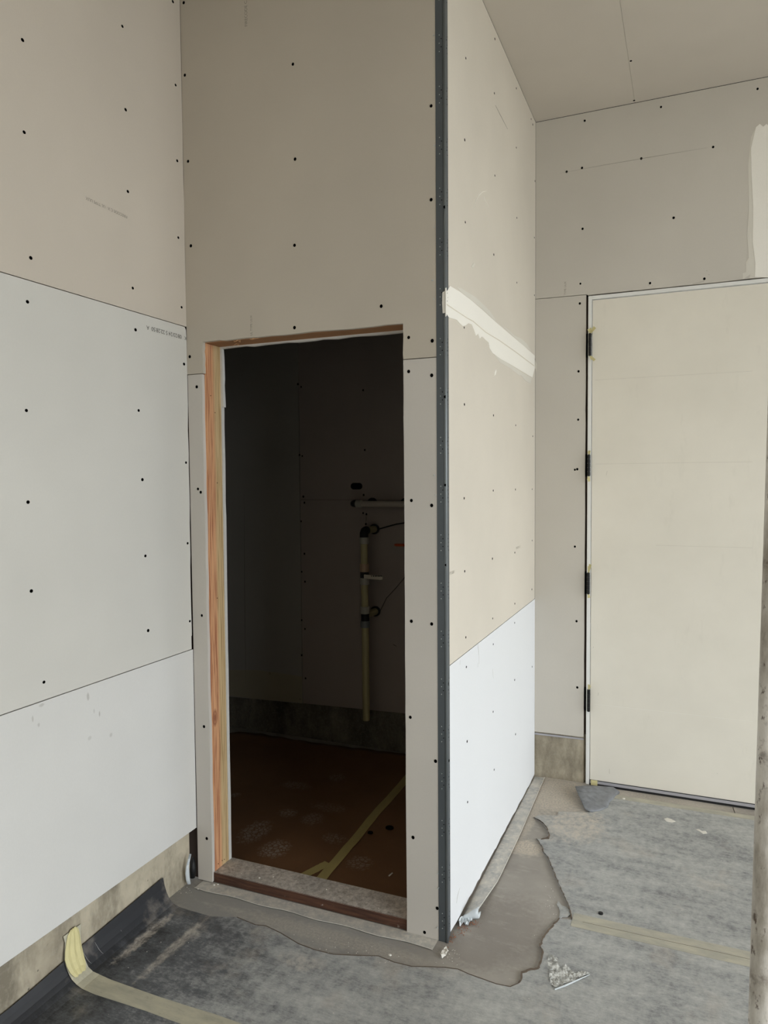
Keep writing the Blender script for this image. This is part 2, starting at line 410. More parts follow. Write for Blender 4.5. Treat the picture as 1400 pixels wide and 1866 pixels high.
def clear_film():
    m, nt, b = newmat('clear_crinkled_film'); p = wpos(nt)
    f = noise(nt, p, 45, 5, .7); nt.links.new(ramp(nt, f, [(.4, lin(165, 165, 158)), (.6, lin(245, 245, 240))]), b.inputs['Base Color'])
    b.inputs['Roughness'].default_value = .22; b.inputs['Alpha'].default_value = .8
    bump(nt, b, noise(nt, p, 60, 4), .9, .01); return m
M['clear'] = clear_film()

# ------------------------------------------------------------------ room shell
def struct(name, bm, mat, parent=None, **kw):
    return tag(solid(name, bm, mat, parent, **kw), kind='structure')

T = 0.0159
bm = bmesh.new(); box(bm, (-1.5, -6.6, -.2), (BX + .15, 1.75, 0)); struct('floor', bm, M['slab'])
bm = bmesh.new(); box(bm, (BX + .15, -20, -.25), (26, 16, -.02)); tag(solid('concrete_driveway', bm, plain('driveway', (176, 174, 168), .9)), kind='structure')

def sheet(name, F, poly, mat, parent, t=T, d0=0.0, label=None):
    bm = bmesh.new(); slab(bm, F, poly, t, d0)
    bmesh.ops.recalc_face_normals(bm, faces=bm.faces)
    o = solid(name, bm, mat, parent)
    if label: o['label'] = label
    return o

# a single countersunk drywall screw head, shared by every screw
def screw_mesh():
    bm = bmesh.new(); R_ = .0051; seg = 14
    c = bm.verts.new((0, 0, .0002)); rings = []
    for r, z in ((R_ * .4, -.0001), (R_ * .92, .0004), (R_, .0001)):
        rings.append([bm.verts.new((r * math.cos(2 * math.pi * k / seg), r * math.sin(2 * math.pi * k / seg) * 1.12, z + .0004)) for k in range(seg)])
    for k in range(seg):
        bm.faces.new((c, rings[0][k], rings[0][(k + 1) % seg]))
        for a, b in zip(rings, rings[1:]): bm.faces.new((a[k], b[k], b[(k + 1) % seg], a[(k + 1) % seg]))
    bot = [bm.verts.new((R_ * .8 * math.cos(2 * math.pi * k / seg), R_ * .8 * math.sin(2 * math.pi * k / seg), -.004)) for k in range(seg)]
    for k in range(seg): bm.faces.new((rings[-1][k], bot[k], bot[(k + 1) % seg], rings[-1][(k + 1) % seg]))
    bm.faces.new(list(reversed(bot)))
    bmesh.ops.recalc_face_normals(bm, faces=bm.faces)
    me = bpy.data.meshes.new('screw'); bm.to_mesh(me); bm.free(); me.materials.append(M['screw']); return me
SCREW = screw_mesh()
ROT = {'L': (0, math.pi / 2, 0), 'R': (0, math.pi / 2, 0), 'D': (math.pi / 2, 0, 0), 'C': (math.pi, 0, 0)}
def screws(pts, ax, val, kind, parent, s=1.0):
    for px, py in pts:
        p = at(px, py, ax, val)
        o = put('screw', SCREW, None, parent, p); o.rotation_euler = ROT[kind]
        k = s * rnd.uniform(.9, 1.12); o.scale = (k, k, 1)

def words(name, txt, size, F, u, v, ang, mat, parent, mirror=1):
    cu = bpy.data.curves.new('t', 'FONT'); cu.body = txt; cu.size = size; cu.extrude = 0.0
    to = bpy.data.objects.new('t', cu); COL.objects.link(to)
    bpy.context.view_layer.update()
    me = bpy.data.meshes.new_from_object(to.evaluated_get(bpy.context.evaluated_depsgraph_get()))
    bpy.data.objects.remove(to); bpy.data.curves.remove(cu)
    ca, sa = math.cos(ang), math.sin(ang)
    o0 = F(u, v, -.0004)
    for q in me.vertices:
        x, y = q.co.x, q.co.y
        q.co = F(u + mirror * (x * ca - y * sa), v + (x * sa + y * ca), -.0004) - o0
    me.materials.clear()
    return put(name, me, mat, parent, o0)

# ---- left wall (plane x = 0)
bm = bmesh.new(); box(bm, (-.13, REAR_Y, .2), (-T, .118, CZ)); wl = struct('wall_left', bm, M['shell'])
g = .0014
L0 = -3.2
up = [(L0, 2.123 + g)] + rag((-.0, 2.123 + g), (-.002, CZ - .002), 8, .001, 3) + [(-.002, CZ - .002), (L0, CZ - .002)]
su = sheet('drywall_sheet', LF, up, M['dw_L_up'], wl)
md = [(L0, .904 + g), (-.006, .904 + g), (-.006, .955), (-.003, .957)] + rag((-.003, .98), (-.001, 1.9), 12, .0022, 5) + [(-.001, 2.07), (-.003, 2.112), (-.010, 2.123 - g), (L0, 2.123 - g)]
sm = sheet('drywall_sheet', LF, md, M['dw_L_mid'], wl)
lo = [(L0, .206)] + [(-1.0, .207), (-.45, .205), (.001, .206)] + [(.001, .904 - g), (L0, .904 - g)]
sl = sheet('drywall_sheet', LF, lo, M['dw_L_low'], wl, d0=-.0012)
for q in (su, sm, sl): q['label'] = 'wallboard sheet'
for q in (su, sm, sl): del q['label']
# remaining length of the wall behind the camera
bm = bmesh.new(); slab(bm, LF, [(REAR_Y, .206), (L0 - .003, .206), (L0 - .003, CZ - .002), (REAR_Y, CZ - .002)], T); solid('drywall_sheet', bm, M['dw_L_mid'], wl)
bm = bmesh.new(); slab(bm, LF, [(REAR_Y, 0.0)] + [(-.02, 0.0), (-.02, .207), (REAR_Y, .207)], .1, .018)
ft = solid('concrete_footing', bm, M['concrete_curb'], wl)
screws([(41, 73), (44, 241), (56, 470), (223, 48), (229, 200), (233, 349), (242, 525), (315, 3), (320, 155), (323, 293), (325, 433), (331, 560)], 0, 0, 'L', su)
screws([(50, 550), (247, 601), (48, 748), (252.7, 748), (51, 915), (259.5, 874), (57, 1077), (265, 1013), (270, 1149), (80, 1243), (335.4, 663.5), (339, 843), (342, 990), (346, 1132)], 0, 0, 'L', sm)
screws([(346.6, 1196), (275.7, 1232), (274.6, 1247), (83, 1324), (349, 1277), (275.7, 1360), (349, 1347.6), (276.5, 1450), (90, 1468), (92, 1586), (98, 1676), (353, 1485.6), (267, 1560)], 0, -.0012, 'L', sl)
# ink stamps (upside down on the board, as hung)
p = at(329, 612, 0, 0)
words('ink_stamp', '08/23/24 S 22:28:50  A', .0205, LF, p.y + .006, p.z + .0035, math.pi, M['ink_dark'], sm)
p = at(340, 617, 0, 0); words('ink_stamp', 'K', .018, LF, -.002, p.z + .006, math.pi, M['ink_dark'], sm)
p = at(232, 400, 0, 0); q = at(140, 354, 0, 0)
words('ink_stamp', 'FIRECODE C X   UL TYPE ULIX', (p - q).length / 16.2, LF, p.y, p.z + .012, math.pi + 0.0, M['ink_faint'], su)

# ---- front wall of the small room (plane y = 0) with the doorway
X0, X1, ZT = .075, .872, 2.060
wf = empty('wall_front', (0, .06, 0)); wf['kind'] = 'structure'
bm = bmesh.new()
box(bm, (-1.45, T, .0), (X0 - .038, T + .089, CZ)); box(bm, (X1 + .038, T, 0), (WX - T, T + .089, CZ)); box(bm, (X0 - .038, T, ZT + .09), (X1 + .038, T + .089, CZ))
solid('wall_framing', bm, M['shell'], wf)
zl, zr = at(342, 683, 1, 0).z, at(792, 651, 1, 0).z
zu = [(.000, zl + g)] + [(X0 - .003, zl + g)] + rag((X0 - .003, zl + .02), (X0 - .005, ZT + .0), 6, .002, 1) + rag((X0 - .003, ZT + .002), (X1, ZT - .001), 14, .0018, 2) + rag((X1, ZT - .001), (X1, zr + g), 5, .0015, 9) + [(X1, zr + g), (WX - T, zr + g), (WX - T, CZ - .002), (0, CZ - .002)]
du = sheet('drywall_sheet', DF, zu, M['dw_D_up'], wf)
dl = sheet('drywall_sheet', DF, [(.006, .004), (X0 - .004, .004)] + rag((X0 - .003, .03), (X0 - .009, zl - g), 22, .0016, 4) + [(X0 - .009, zl - g), (.002, zl - g)], M['dw_D_low'], wf)
dr = sheet('drywall_sheet', DF, [(X1 + .001, -.0), (WX - T, .002), (WX - T, zr - g), (X1, zr - g)] + rag((X1, zr - g), (X1 + .001, 0), 20, .0010, 6)[1:], M['dw_D_low'], wf)
screws([(335, 5), (337, 137), (343, 294), (348, 448), (346, 650), (534, 117), (538, 290), (537, 447), (537, 597), (695, 558), (745, 615), (788, 621), (786, 193), (786, 364)], 1, 0, 'D', du)
screws([(358.7, 705), (361, 891), (366, 897), (368, 1121.6), (372, 1324), (377, 1528)], 1, 0, 'D', dl)
screws([(745, 677), (787, 684), (750, 912), (787, 921), (750, 1132), (787, 1137), (748, 1307), (794, 1387), (753, 1526), (774, 1699), (797, 1655)], 1, 0, 'D', dr)
p = at(451, 48, 1, 0); words('ink_stamp', 'FIRECODE C X   UL', .016, DF, p.x, p.z, math.pi / 2, M['ink_faint'], du)
p = at(460, 612, 1, 0); words('ink_stamp', 'UL TYPE ULIX', .012, DF, p.x, p.z, math.pi / 2, M['ink_faint'], du)
# board on the far side of this wall (its cut edge shows past the jamb)
iy = T + .089
inn = [(-1.45, 0.02), (X0 + .001, .02)] + rag((X0 + .002, .05), (X0 + .004, 1.83), 16, .001, 12) + [(X0 + .004, 1.832), (X0 + .011, 1.83)] + rag((X0 + .011, 1.84), (X0 + .006, ZT - .008), 6, .002, 13) + rag((X0 + .006, ZT - .006), (X1 - .004, ZT - .006), 16, .003, 14) + [(X1 - .004, ZT - .006), (X1 - .004, .02), (WX - .1, .02), (WX - .1, CZ), (-1.45, CZ)]
di = sheet('drywall_sheet', DF, inn, M['dw_edge'], wf, d0=iy)

# ---- doorway framing (rough opening)
dw = empty('door_1', ((X0 + X1) / 2, .06, 0)); dw['kind'] = 'structure'
def jamb(x0, x1):
    bm = bmesh.new(); box(bm, (x0, T, .03), (x1, T + .089, ZT + .0), .001); solid('jamb', bm, M['wood'], dw)
jamb(X0 - .038, X0); jamb(X1 + .001, X1 + .038)
bm = bmesh.new(); box(bm, (X0 - .038, T, ZT + .0005), (X1 + .038, T + .089, ZT + .09)); solid('header', bm, M['wood_head'], dw)
bm = bmesh.new(); box(bm, (X0 - .002, .008, .002), (X1 + .02, .127, .041), .0015)
sill = solid('sill_plate', bm, M['sill'], dw)
# nails low in the jamb and a splinter of torn board under the header
bm = bmesh.new()
for px, py in ((398, 1574), (405, 1568), (409, 1566), (396, 880), (396, 1090), (392, 752), (384, 721)):
    q = at(px, py, 0, X0); r = bmesh.ops.create_uvsphere(bm, u_segments=8, v_segments=6, radius=.0022)
    for v in r['verts']: v.co = Vector((q.x + .0002 + v.co.x * .3, q.y + v.co.y, q.z + v.co.z))
solid('nail_heads', bm, M['screw'], dw)
bm = bmesh.new(); q = at(411, 630, 1, iy + .01)
for k in range(7):
    a = q + Vector((rnd.uniform(-.003, .003), 0, .006)); b_ = a + Vector((rnd.uniform(-.008, .008), rnd.uniform(-.004, .004), rnd.uniform(-.018, -.005)))
    tube(bm, [a, (a + b_) / 2 + Vector((rnd.uniform(-.004, .004), 0, 0)), b_], [.0012, .0016, .0006], 5)
solid('torn_paper', bm, M['film'], dw)
bm = bmesh.new()
for px, py in ((432, 626), (433, 620), (464, 616)):
    a = at(px, py, 2, ZT - .001)
    for k in range(3): tube(bm, [a, a + Vector((rnd.uniform(-.012, .012), rnd.uniform(-.01, .01), -.006)), a + Vector((rnd.uniform(-.02, .02), rnd.uniform(-.012, .012), -.001))], .0008, 4)
solid('wood_splinters', bm, plain('splinter', (206, 160, 116), .8), dw)

# ---- side wall of the small room (plane x = WX)
bm = bmesh.new(); box(bm, (WX - .105, T, 0), (WX - T, WD + .0, CZ)); ws = struct('wall_side', bm, M['shell'])
ru = sheet('drywall_sheet', RF, [(.0, 2.150), (WD, 2.150), (WD, CZ - .002), (0, CZ - .002)], M['dw_R_up'], ws)
rm = sheet('drywall_sheet', RF, [(.0, .929 + g * .6), (WD, .929 + g * .6), (WD, 2.147), (0, 2.147)], M['dw_R_up'], ws)
rl = sheet('drywall_sheet', RF, rag((0, .018), (WD, .006), 40, .0035, 8) + [(WD - .001, .012), (WD, .929 - g), (0, .929 - g)], M['dw_R_low'], ws, d0=-.001)
screws([(849, 106), (902, 71), (847, 255), (901, 170), (941, 161), (941, 269), (902, 320), (848, 405), (942, 397), (900, 464), (942, 515), (968, 217), (971, 227), (975, 330), (974, 433), (811, 377)], 0, WX, 'R', ru, .85)
screws([(846, 597), (974, 538), (812, 723), (846.5, 737), (899.5, 757), (940, 775), (971, 795), (812.5, 884), (846, 908), (899, 894), (939.6, 892), (970, 891.5), (970, 985), (938.4, 1007), (897.6, 1018), (847, 1041), (813.7, 1029.5), (969.5, 1074), (938.4, 1100), (898, 1127), (849, 1161.4), (816.3, 1172.8)], 0, WX, 'R', rm, .85)
screws([(938, 1135), (899, 1174), (850, 1215.4), (817, 1246.7), (970, 1215), (938, 1239), (898.8, 1297), (939.7, 1338), (851.4, 1351), (818.5, 1386), (900.7, 1402.5), (852.3, 1461.6)], 0, WX + .001, 'R', rl, .85)
def rpoly(name, pix, mat, parent, t=.0016, ax=0, val=WX):
    """a patch following a wall, outlined on the wall's plane, with real thickness"""
    bm = bmesh.new(); P = [at(x, y, ax, val) for x, y in pix]
    n = Vector((1, 0, 0)) if ax == 0 else (Vector((0, -1, 0)) if ax == 1 else Vector((0, 0, 1)))
    a = [bm.verts.new(q + n * t) for q in P]; b_ = [bm.verts.new(q - n * .0001) for q in P]
    bm.faces.new(a); bm.faces.new(list(reversed(b_)))
    for i in range(len(P)): bm.faces.new((a[i], b_[i], b_[(i + 1) % len(P)], a[(i + 1) % len(P)]))
    return solid(name, bm, mat, parent)
jc = rpoly('joint_compound', [(819.5, 521), (838, 532), (858, 547), (880, 566), (903, 587), (930, 610), (955, 631), (974, 648), (974, 672), (970, 688), (955, 679), (935, 667), (912, 654), (897, 643), (892, 634), (890, 624), (884, 619), (878, 613), (874, 617), (871, 608), (867, 612), (863, 600), (859, 591), (853, 589), (848, 593), (843, 594), (838, 590), (832, 583), (826, 581), (818, 579), (812, 570), (811.5, 535)], M['mud'], ws)
rpoly('thin_compound', [(833, 524), (840, 525), (853, 533), (866, 541), (881, 555), (893, 567), (902, 581), (904, 586), (893, 576), (878, 562), (858, 546), (840, 532)], M['mud_thin'], jc, .0006)
rpoly('thin_compound', [(912, 591), (925, 600), (938, 612), (950, 617), (960, 626), (968, 640), (955, 631), (935, 612)], M['mud_thin'], jc, .0006)
rpoly('thin_compound', [(900, 645), (915, 655), (935, 668), (955, 681), (969, 689), (967, 699), (958, 694), (950, 684), (945, 683), (930, 671), (912, 661)], M['mud_thin'], jc, .0006)
M['pencil'] = plain('compound_shadow_line', (216, 208, 190), .9)
rpoly('knife_ridge', [(813, 553.5), (825, 562), (850, 578.5), (862, 585), (885, 605), (910, 620), (940, 641), (973, 666), (973, 667.6), (940, 642.8), (910, 621.6), (885, 606.6), (862, 586.8), (850, 580), (825, 563.6), (813, 555.4)], M['pencil'], jc, .0022)
rpoly('compound_smear', [(904, 672), (904.6, 677), (903, 683), (901, 685), (901.5, 679)], M['mud'], ws, .001)
rpoly('compound_smear', [(863, 479), (866, 481), (862, 488), (859, 486)], M['mud_thin'], ws, .001)
def scratch(pix, w, mat, parent, ax=0, val=WX):
    P = [at(x, y, ax, val) for x, y in pix]
    n = Vector((.0004, 0, 0)) if ax == 0 else (Vector((0, -.0004, 0)) if ax == 1 else Vector((0, 0, .0004)))
    bm = bmesh.new(); tube(bm, [q + n for q in P], [w * .4] + [w] * (len(P) - 2) + [w * .4], 5)
    return solid('scratch', bm, mat, parent)
scratch([(864, 378), (867, 366), (872, 357), (879, 350), (887, 348)], .0012, M['mud'], ws)
scratch([(881, 356), (884, 364), (888, 372), (892, 381)], .0011, M['mud'], ws)
scratch([(903, 192), (912, 210), (925, 235)], .0009, M['ink_faint'], ws)
p = at(814, 1050, 0, WX); words('ink_stamp', 'UL TYPE ULIX', .014, RF, p.y, p.z, 0, M['ink_faint2'], rm)
p = at(945, 999, 0, WX); words('ink_stamp', 'FIRECODE C X', .014, RF, p.y - .05, p.z, 0, M['ink_faint2'], rm)
for pix in ([(871, 1172), (872, 1185), (873, 1196)], [(873, 1196), (873, 1210)], [(871, 1208), (871, 1216)], [(898, 1219), (899, 1236)], [(838, 1618), (834, 1632), (832, 1646)], [(839, 1203), (838, 1212)]):
    scratch(pix, .0005, M['ink_faint2'], rl, val=WX + .001)

# ---- back wall (plane y = WD) with the cream door
FX = 1.279; FZ = 2.436
LW = .914
wb = empty('wall_back', (2.0, WD + .06, 0)); wb['kind'] = 'structure'
bm = bmesh.new()
box(bm, (WX - .1, WD + T, .25), (FX - .001, WD + .13, CZ)); box(bm, (FX - .02, WD + T, FZ + .001), (FX + LW + .06, WD + .13, CZ)); box(bm, (FX + LW + .0405, WD + T, .25), (BX, WD + .13, CZ))
solid('wall_framing', bm, M['shell'], wb)
bz = at(978, 545, 1, WD).z; bz2 = at(1068, 537, 1, WD).z
lowz0, lowz1 = at(976, 1333, 1, WD).z, at(1062, 1343, 1, WD).z
ex = 1.267
b1 = sheet('drywall_sheet', BF, [(WX + .001, lowz0), (ex - .004, lowz1), (ex, lowz1 + .004)] + rag((ex, .3), (ex + .001, bz2 - g), 20, .0008, 33) + [(ex + .001, bz2 - g), (WX + .001, bz - g)], M['dw_B'], wb)
jx = 2.058
b2 = sheet('drywall_sheet', BF, [(WX + .001, bz + g), (ex + .005, bz2 + g), (FX - .002, FZ + .006)] + rag((FX, FZ + .006), (jx - g, FZ + .006), 20, .0012, 35) + [(jx - g, FZ + .006), (jx - g, CZ - .002), (WX + .001, CZ - .002)], M['dw_B'], wb)
b3 = sheet('drywall_sheet', BF, [(jx + g, FZ + .006), (FX + LW + .048, FZ + .006), (FX + LW + .048, .25), (BX - .01, .25), (BX - .01, CZ - .002), (jx + g, CZ - .002)], M['dw_B'], wb)
screws([(1066, 220), (1205, 195), (1381, 162), (1061, 306), (1033, 313), (1169, 289), (1300, 268), (1062, 417), (1228, 397), (1058, 517), (1185, 516), (1284, 508)], 1, WD, 'D', b2)
screws([(1057, 553), (1054.7, 676.7), (1054, 764.7), (1048, 856), (1052.3, 855), (1048, 996), (1051, 1132), (1052.4, 1252.7)], 1, WD, 'D', b1)
scratch([(1020, 316), (1100, 301), (1200, 284), (1290, 269)], .0006, M['ink_faint'], b2, 1, WD)
scratch([(1262, 517.5), (1284, 512.5)], .0008, M['ink_dark'], b2, 1, WD)
for q in ((1182, 519), (1189, 520), (1288, 493), (1292, 500)): scratch([q, (q[0] + .8, q[1] + 1.2)], .001, M['screw'], b2, 1, WD)
p = at(1032, 537, 1, WD); words('ink_stamp', 'TYPE ULIX', .014, BF, p.x, p.z, math.pi / 2, M['ink_faint'], b2)
jc2 = rpoly('joint_compound', [(1378, 232), (1385, 226), (1391, 231), (1397, 226), (1404, 232), (1440, 225), (1452, 260), (1448, 380), (1440, 500), (1398, 506), (1376, 505), (1377, 480), (1372, 440), (1373, 380), (1370, 320), (1369, 270)], M['mud'], wb, .0016, 1, WD)
rpoly('thin_compound', [(1369, 250), (1378, 233), (1372, 300), (1374, 380), (1373, 440), (1378, 480), (1377, 505), (1366, 507), (1368, 500), (1354, 509), (1354, 498), (1360, 496), (1360, 478), (1365, 470), (1362, 430), (1365, 380), (1364, 300)], M['mud_thin'], jc2, .0007, 1, WD)
rpoly('compound_smear', [(976, 658), (979, 664), (978, 678), (975.5, 671)], M['mud_thin'], wb, .001, 1, WD)
bm = bmesh.new(); slab(bm, BF, [(WX - .06, 0), (FX - .012, 0), (FX - .012, .252), (WX - .06, .252)], .12, .012); box(bm, (FX - .012, WD + .03, 0), (FX - .001, WD + .13, .252)); solid('concrete_footing', bm, M['concrete_curb'], wb)
bm = bmesh.new(); slab(bm, BF, [(FX + LW + .042, 0), (BX, 0), (BX, .252), (FX + LW + .042, .252)], .12, .012); solid('concrete_footing', bm, M['concrete_curb'], wb)
bm = bmesh.new(); slab(bm, BF, [(WX, lowz0 - .017), (ex, lowz1 - .016), (ex, lowz1 - .008), (WX, lowz0 - .008)], .012, .003); solid('metal_flashing', bm, M['alu'], wb)

# ---- cream steel door
d2 = empty('door_2', (FX + LW / 2 + .02, WD, 0)); d2['kind'] = 'structure'
bm = bmesh.new(); fw_ = .017
fy0, fy1 = WD - .006, WD + .12
for a, b_ in (((FX, fy0, .002), (FX + fw_, fy1, FZ)), ((FX + fw_ + LW + .006, fy0, .002), (FX + 2 * fw_ + LW + .006, fy1, FZ)), ((FX + fw_, fy0, FZ - fw_), (FX + fw_ + LW + .006, fy1, FZ))):
    box(bm, a, b_, .0012)
solid('door_frame', bm, M['frame_paint'], d2)
dy = WD + .0
lx0, lx1 = FX + fw_ + .003, FX + fw_ + LW
lz0 = at(1080, 1421, 1, dy).z
bm = bmesh.new(); box(bm, (lx0, dy, lz0), (lx1, dy + .044, FZ - fw_ - .004), .001); leaf = solid('door_leaf', bm, M['door'], d2)
M['door_line'] = plain('door_seam_line', (205, 199, 184), .5)
M['door_line2'] = plain('door_seam_white', (238, 235, 224), .5)
for (y0, y1, mm) in ((687, 682, 'door_line'), (846, 841, 'door_line'), (994, 998, 'door_line'), (1284, 1314, 'door_line2')):
    a = at(1085 if y0 != 994 else 1195, y0, 1, dy); b_ = at(1372, y1, 1, dy); a.z = b_.z = (a.z + b_.z) / 2
    bm = bmesh.new(); tube(bm, [a, b_], .0006, 5); solid('panel_seam', bm, M[mm], leaf)
for pix in ([(1081, 1181), (1082, 1178)], [(1111, 1451 - 50), (1111, 1410)], [(1105, 866), (1107, 858)], [(1117, 685), (1117.6, 686)], [(1146, 1386), (1146.8, 1387)], [(1307, 1409), (1308, 1410)], [(1090, 1268), (1091, 1262)]):
    scratch(pix, .0008, M['ink_faint'], leaf, 1, dy)
bm = bmesh.new(); box(bm, (lx0, dy - .006, lz0 - .016), (lx1, dy + .04, lz0 - .002), .001); solid('door_sweep', bm, M['alu'], d2)
bm = bmesh.new(); box(bm, (lx0, dy - .005, .001), (lx1, dy + .1, lz0 - .0165)); solid('door_gap_dark', bm, M['rubber'], d2)  # black bar standing in for the shaded gap under the door
bm = bmesh.new(); box(bm, (lx0, dy - .004, lz0 - .002), (lx1, dy + .03, lz0 - .0003)); solid('sweep_gasket', bm, M['rubber'], d2)
tp = at(1083, 1426, 1, dy - .007); bm = bmesh.new(); box(bm, (tp.x - .016, dy - .009, tp.z - .014), (tp.x + .016, dy - .0065, tp.z + .012), .0005); solid('tape_scrap', bm, M['tape'], d2)
def tuft(base, dirs, parent):
    bm = bmesh.new()
    for (dx, dz, wd, ln) in dirs:
        ln *= 1.25; wd *= 1.2
        d = Vector((dx, -.35, dz)).normalized(); s = Vector((dz, 0, -dx)).normalized() * wd
        row = []
        for i in range(4):
            t = i / 3; c = base + d * ln * t + Vector((0, -.004 * t * t, 0)); ww = s * (.55 + .6 * t)
            row.append((c - ww, c + ww + Vector((0, -.003, 0)), c + ww + Vector((0, -.0015, 0)), c - ww + Vector((0, .0015, 0))))
        vs = [[bm.verts.new(q) for q in r_] for r_ in row]
        for a, b_ in zip(vs, vs[1:]):
            for k in range(4): bm.faces.new((a[k], a[(k + 1) % 4], b_[(k + 1) % 4], b_[k]))
        bm.faces.new(vs[0]); bm.faces.new(vs[-1])
    return solid('tape_tuft', bm, M['tape'], parent)
for px, y0, y1, topd, botd in (
    (1075.5, 608, 648, [(.9, 1, .006, .03), (-.3, 1, .004, .018), (.2, 1, .003, .022)], [(.9, -1, .005, .03), (.5, -1, .004, .02)]),
    (1073.5, 829, 867, [(.2, 1, .004, .018), (-.2, 1, .003, .014)], [(.1, -1, .004, .024), (-.2, -1, .003, .016)]),
    (1072.5, 1044, 1082, [(.25, 1, .005, .040), (.1, 1, .004, .030)], [(.3, -1, .005, .016)]),
    (1073, 1257, 1296, [(.15, 1, .005, .026), (.3, 1, .004, .02)], [])):
    yc = WD - .013; a = at(px, y0, 1, yc); b_ = at(px, y1, 1, yc); x = (a.x + b_.x) / 2; h = empty('hinge', (x, yc, b_.z))
    h.parent = d2; h.location = Vector((x, yc, b_.z)) - WL[d2]
    bm = bmesh.new(); L = a.z - b_.z
    for k in range(5):
        z0 = b_.z + L * k / 5; tube(bm, [(x, yc, z0 + .0006), (x, yc, z0 + L / 5 - .0006)], .0078, 14)
    tube(bm, [(x, yc, b_.z - .002), (x, yc, a.z + .002)], .0055, 12)
    solid('hinge_knuckle', bm, M['black_metal'], h)
    bm = bmesh.new(); box(bm, (x - .003, yc, b_.z), (x + .003, yc + .012, a.z)); solid('hinge_leaf', bm, M['black_metal'], h)
    bm = bmesh.new(); box(bm, (FX - .011, WD + .006, b_.z - .004), (FX - .0005, WD + .02, a.z + .004))
    solid('frame_shim', bm, M['screw'], h)
    if topd: tuft(Vector((x, yc, a.z)), topd, h)
    if botd: tuft(Vector((x, yc, b_.z)), botd, h)

# ---- ceiling
bm = bmesh.new(); box(bm, (-1.45, REAR_Y, CZ + T), (BX + .1, 1.75, CZ + .2)); wc = struct('ceiling', bm, M['shell'])
c1 = sheet('drywall_sheet', CF, [(-.0, REAR_Y), (1.488 - .0006, REAR_Y), (1.488 - .0006, WD - .001), (WX, WD - .001), (WX, 0), (0, 0)], M['dw_C'], wc)
c2 = sheet('drywall_sheet', CF, [(1.488 + .0002, REAR_Y), (BX, REAR_Y), (BX, WD - .001), (1.488 + .0002, WD - .001)], M['dw_C'], wc)
screws([(1150, 111), (1156, 183)], 2, CZ, 'C', c1)
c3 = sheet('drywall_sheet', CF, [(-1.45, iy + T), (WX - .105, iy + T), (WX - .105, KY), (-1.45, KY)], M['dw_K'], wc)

# ---- remaining walls of the bay and the small room
bm = bmesh.new(); box(bm, (-.13, REAR_Y - .12, 0), (BX + .12, REAR_Y, CZ + .1)); struct('wall_rear', bm, M['dw_C'])
bm = bmesh.new(); box(bm, (BX, REAR_Y, 0), (BX + .12, BY0, CZ + .1)); box(bm, (BX, BY1, 0), (BX + .12, WD + .13, CZ + .1)); box(bm, (BX, BY0, BZ), (BX + .12, BY1, CZ + .1)); struct('wall_right', bm, M['dw_C'])
wk = empty('wall_inner', (0, KY + .06, 0)); wk['kind'] = 'structure'
bm = bmesh.new(); box(bm, (-1.45, KY + T, .255), (WX - .1, KY + .13, CZ)); solid('wall_framing', bm, M['shell'], wk)
zb = lambda px, py: at(px, py, 1, KY)
q1, q2, q3 = zb(415, 1269), zb(552, 1282), zb(738, 1300)
xs = q2.x
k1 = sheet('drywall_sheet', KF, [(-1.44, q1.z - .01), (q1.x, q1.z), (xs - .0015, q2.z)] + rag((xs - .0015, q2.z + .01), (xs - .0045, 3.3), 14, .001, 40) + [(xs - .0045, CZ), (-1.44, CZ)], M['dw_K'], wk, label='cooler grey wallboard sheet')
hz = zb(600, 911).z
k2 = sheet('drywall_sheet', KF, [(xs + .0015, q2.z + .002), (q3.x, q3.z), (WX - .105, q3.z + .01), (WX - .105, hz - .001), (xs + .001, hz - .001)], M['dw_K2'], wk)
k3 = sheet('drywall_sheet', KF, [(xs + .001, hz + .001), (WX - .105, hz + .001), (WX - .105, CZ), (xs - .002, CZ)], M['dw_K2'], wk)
screws([(543, 700), (546, 829), (549, 950), (550, 1042), (550, 1130), (550, 1194), (492, 1227), (547, 1274)], 1, KY, 'D', k1)
screws([(555, 916), (555, 1009), (556, 1060), (556, 1146), (557, 1236)], 1, KY, 'D', k2)
screws([(549, 705), (551, 831), (553, 905), (662, 711), (665, 820), (663, 902), (662, 935), (668, 937), (667, 955)], 1, KY, 'D', k3)
M['stain'] = drywall('wallboard_interior_bare', (162, 154, 132))
scratch([(445, 900), (446, 1080), (448, 1245)], .0008, M['screw'], k1, 1, KY)
stn = rpoly('bare_patch', [(410, 1221), (470, 1221), (520, 1228), (551, 1233), (551, 1281), (480, 1275), (415, 1268), (405, 1267)], M['stain'], k1, .0006, 1, KY)
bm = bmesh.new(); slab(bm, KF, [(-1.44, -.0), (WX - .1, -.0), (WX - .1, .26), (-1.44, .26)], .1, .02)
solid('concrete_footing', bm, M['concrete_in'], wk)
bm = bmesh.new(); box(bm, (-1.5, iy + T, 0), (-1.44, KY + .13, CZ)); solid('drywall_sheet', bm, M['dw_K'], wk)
bm = bmesh.new(); box(bm, (WX - .121, iy + T, .02), (WX - .105, KY, CZ)); solid('drywall_sheet', bm, M['dw_K'], wk)
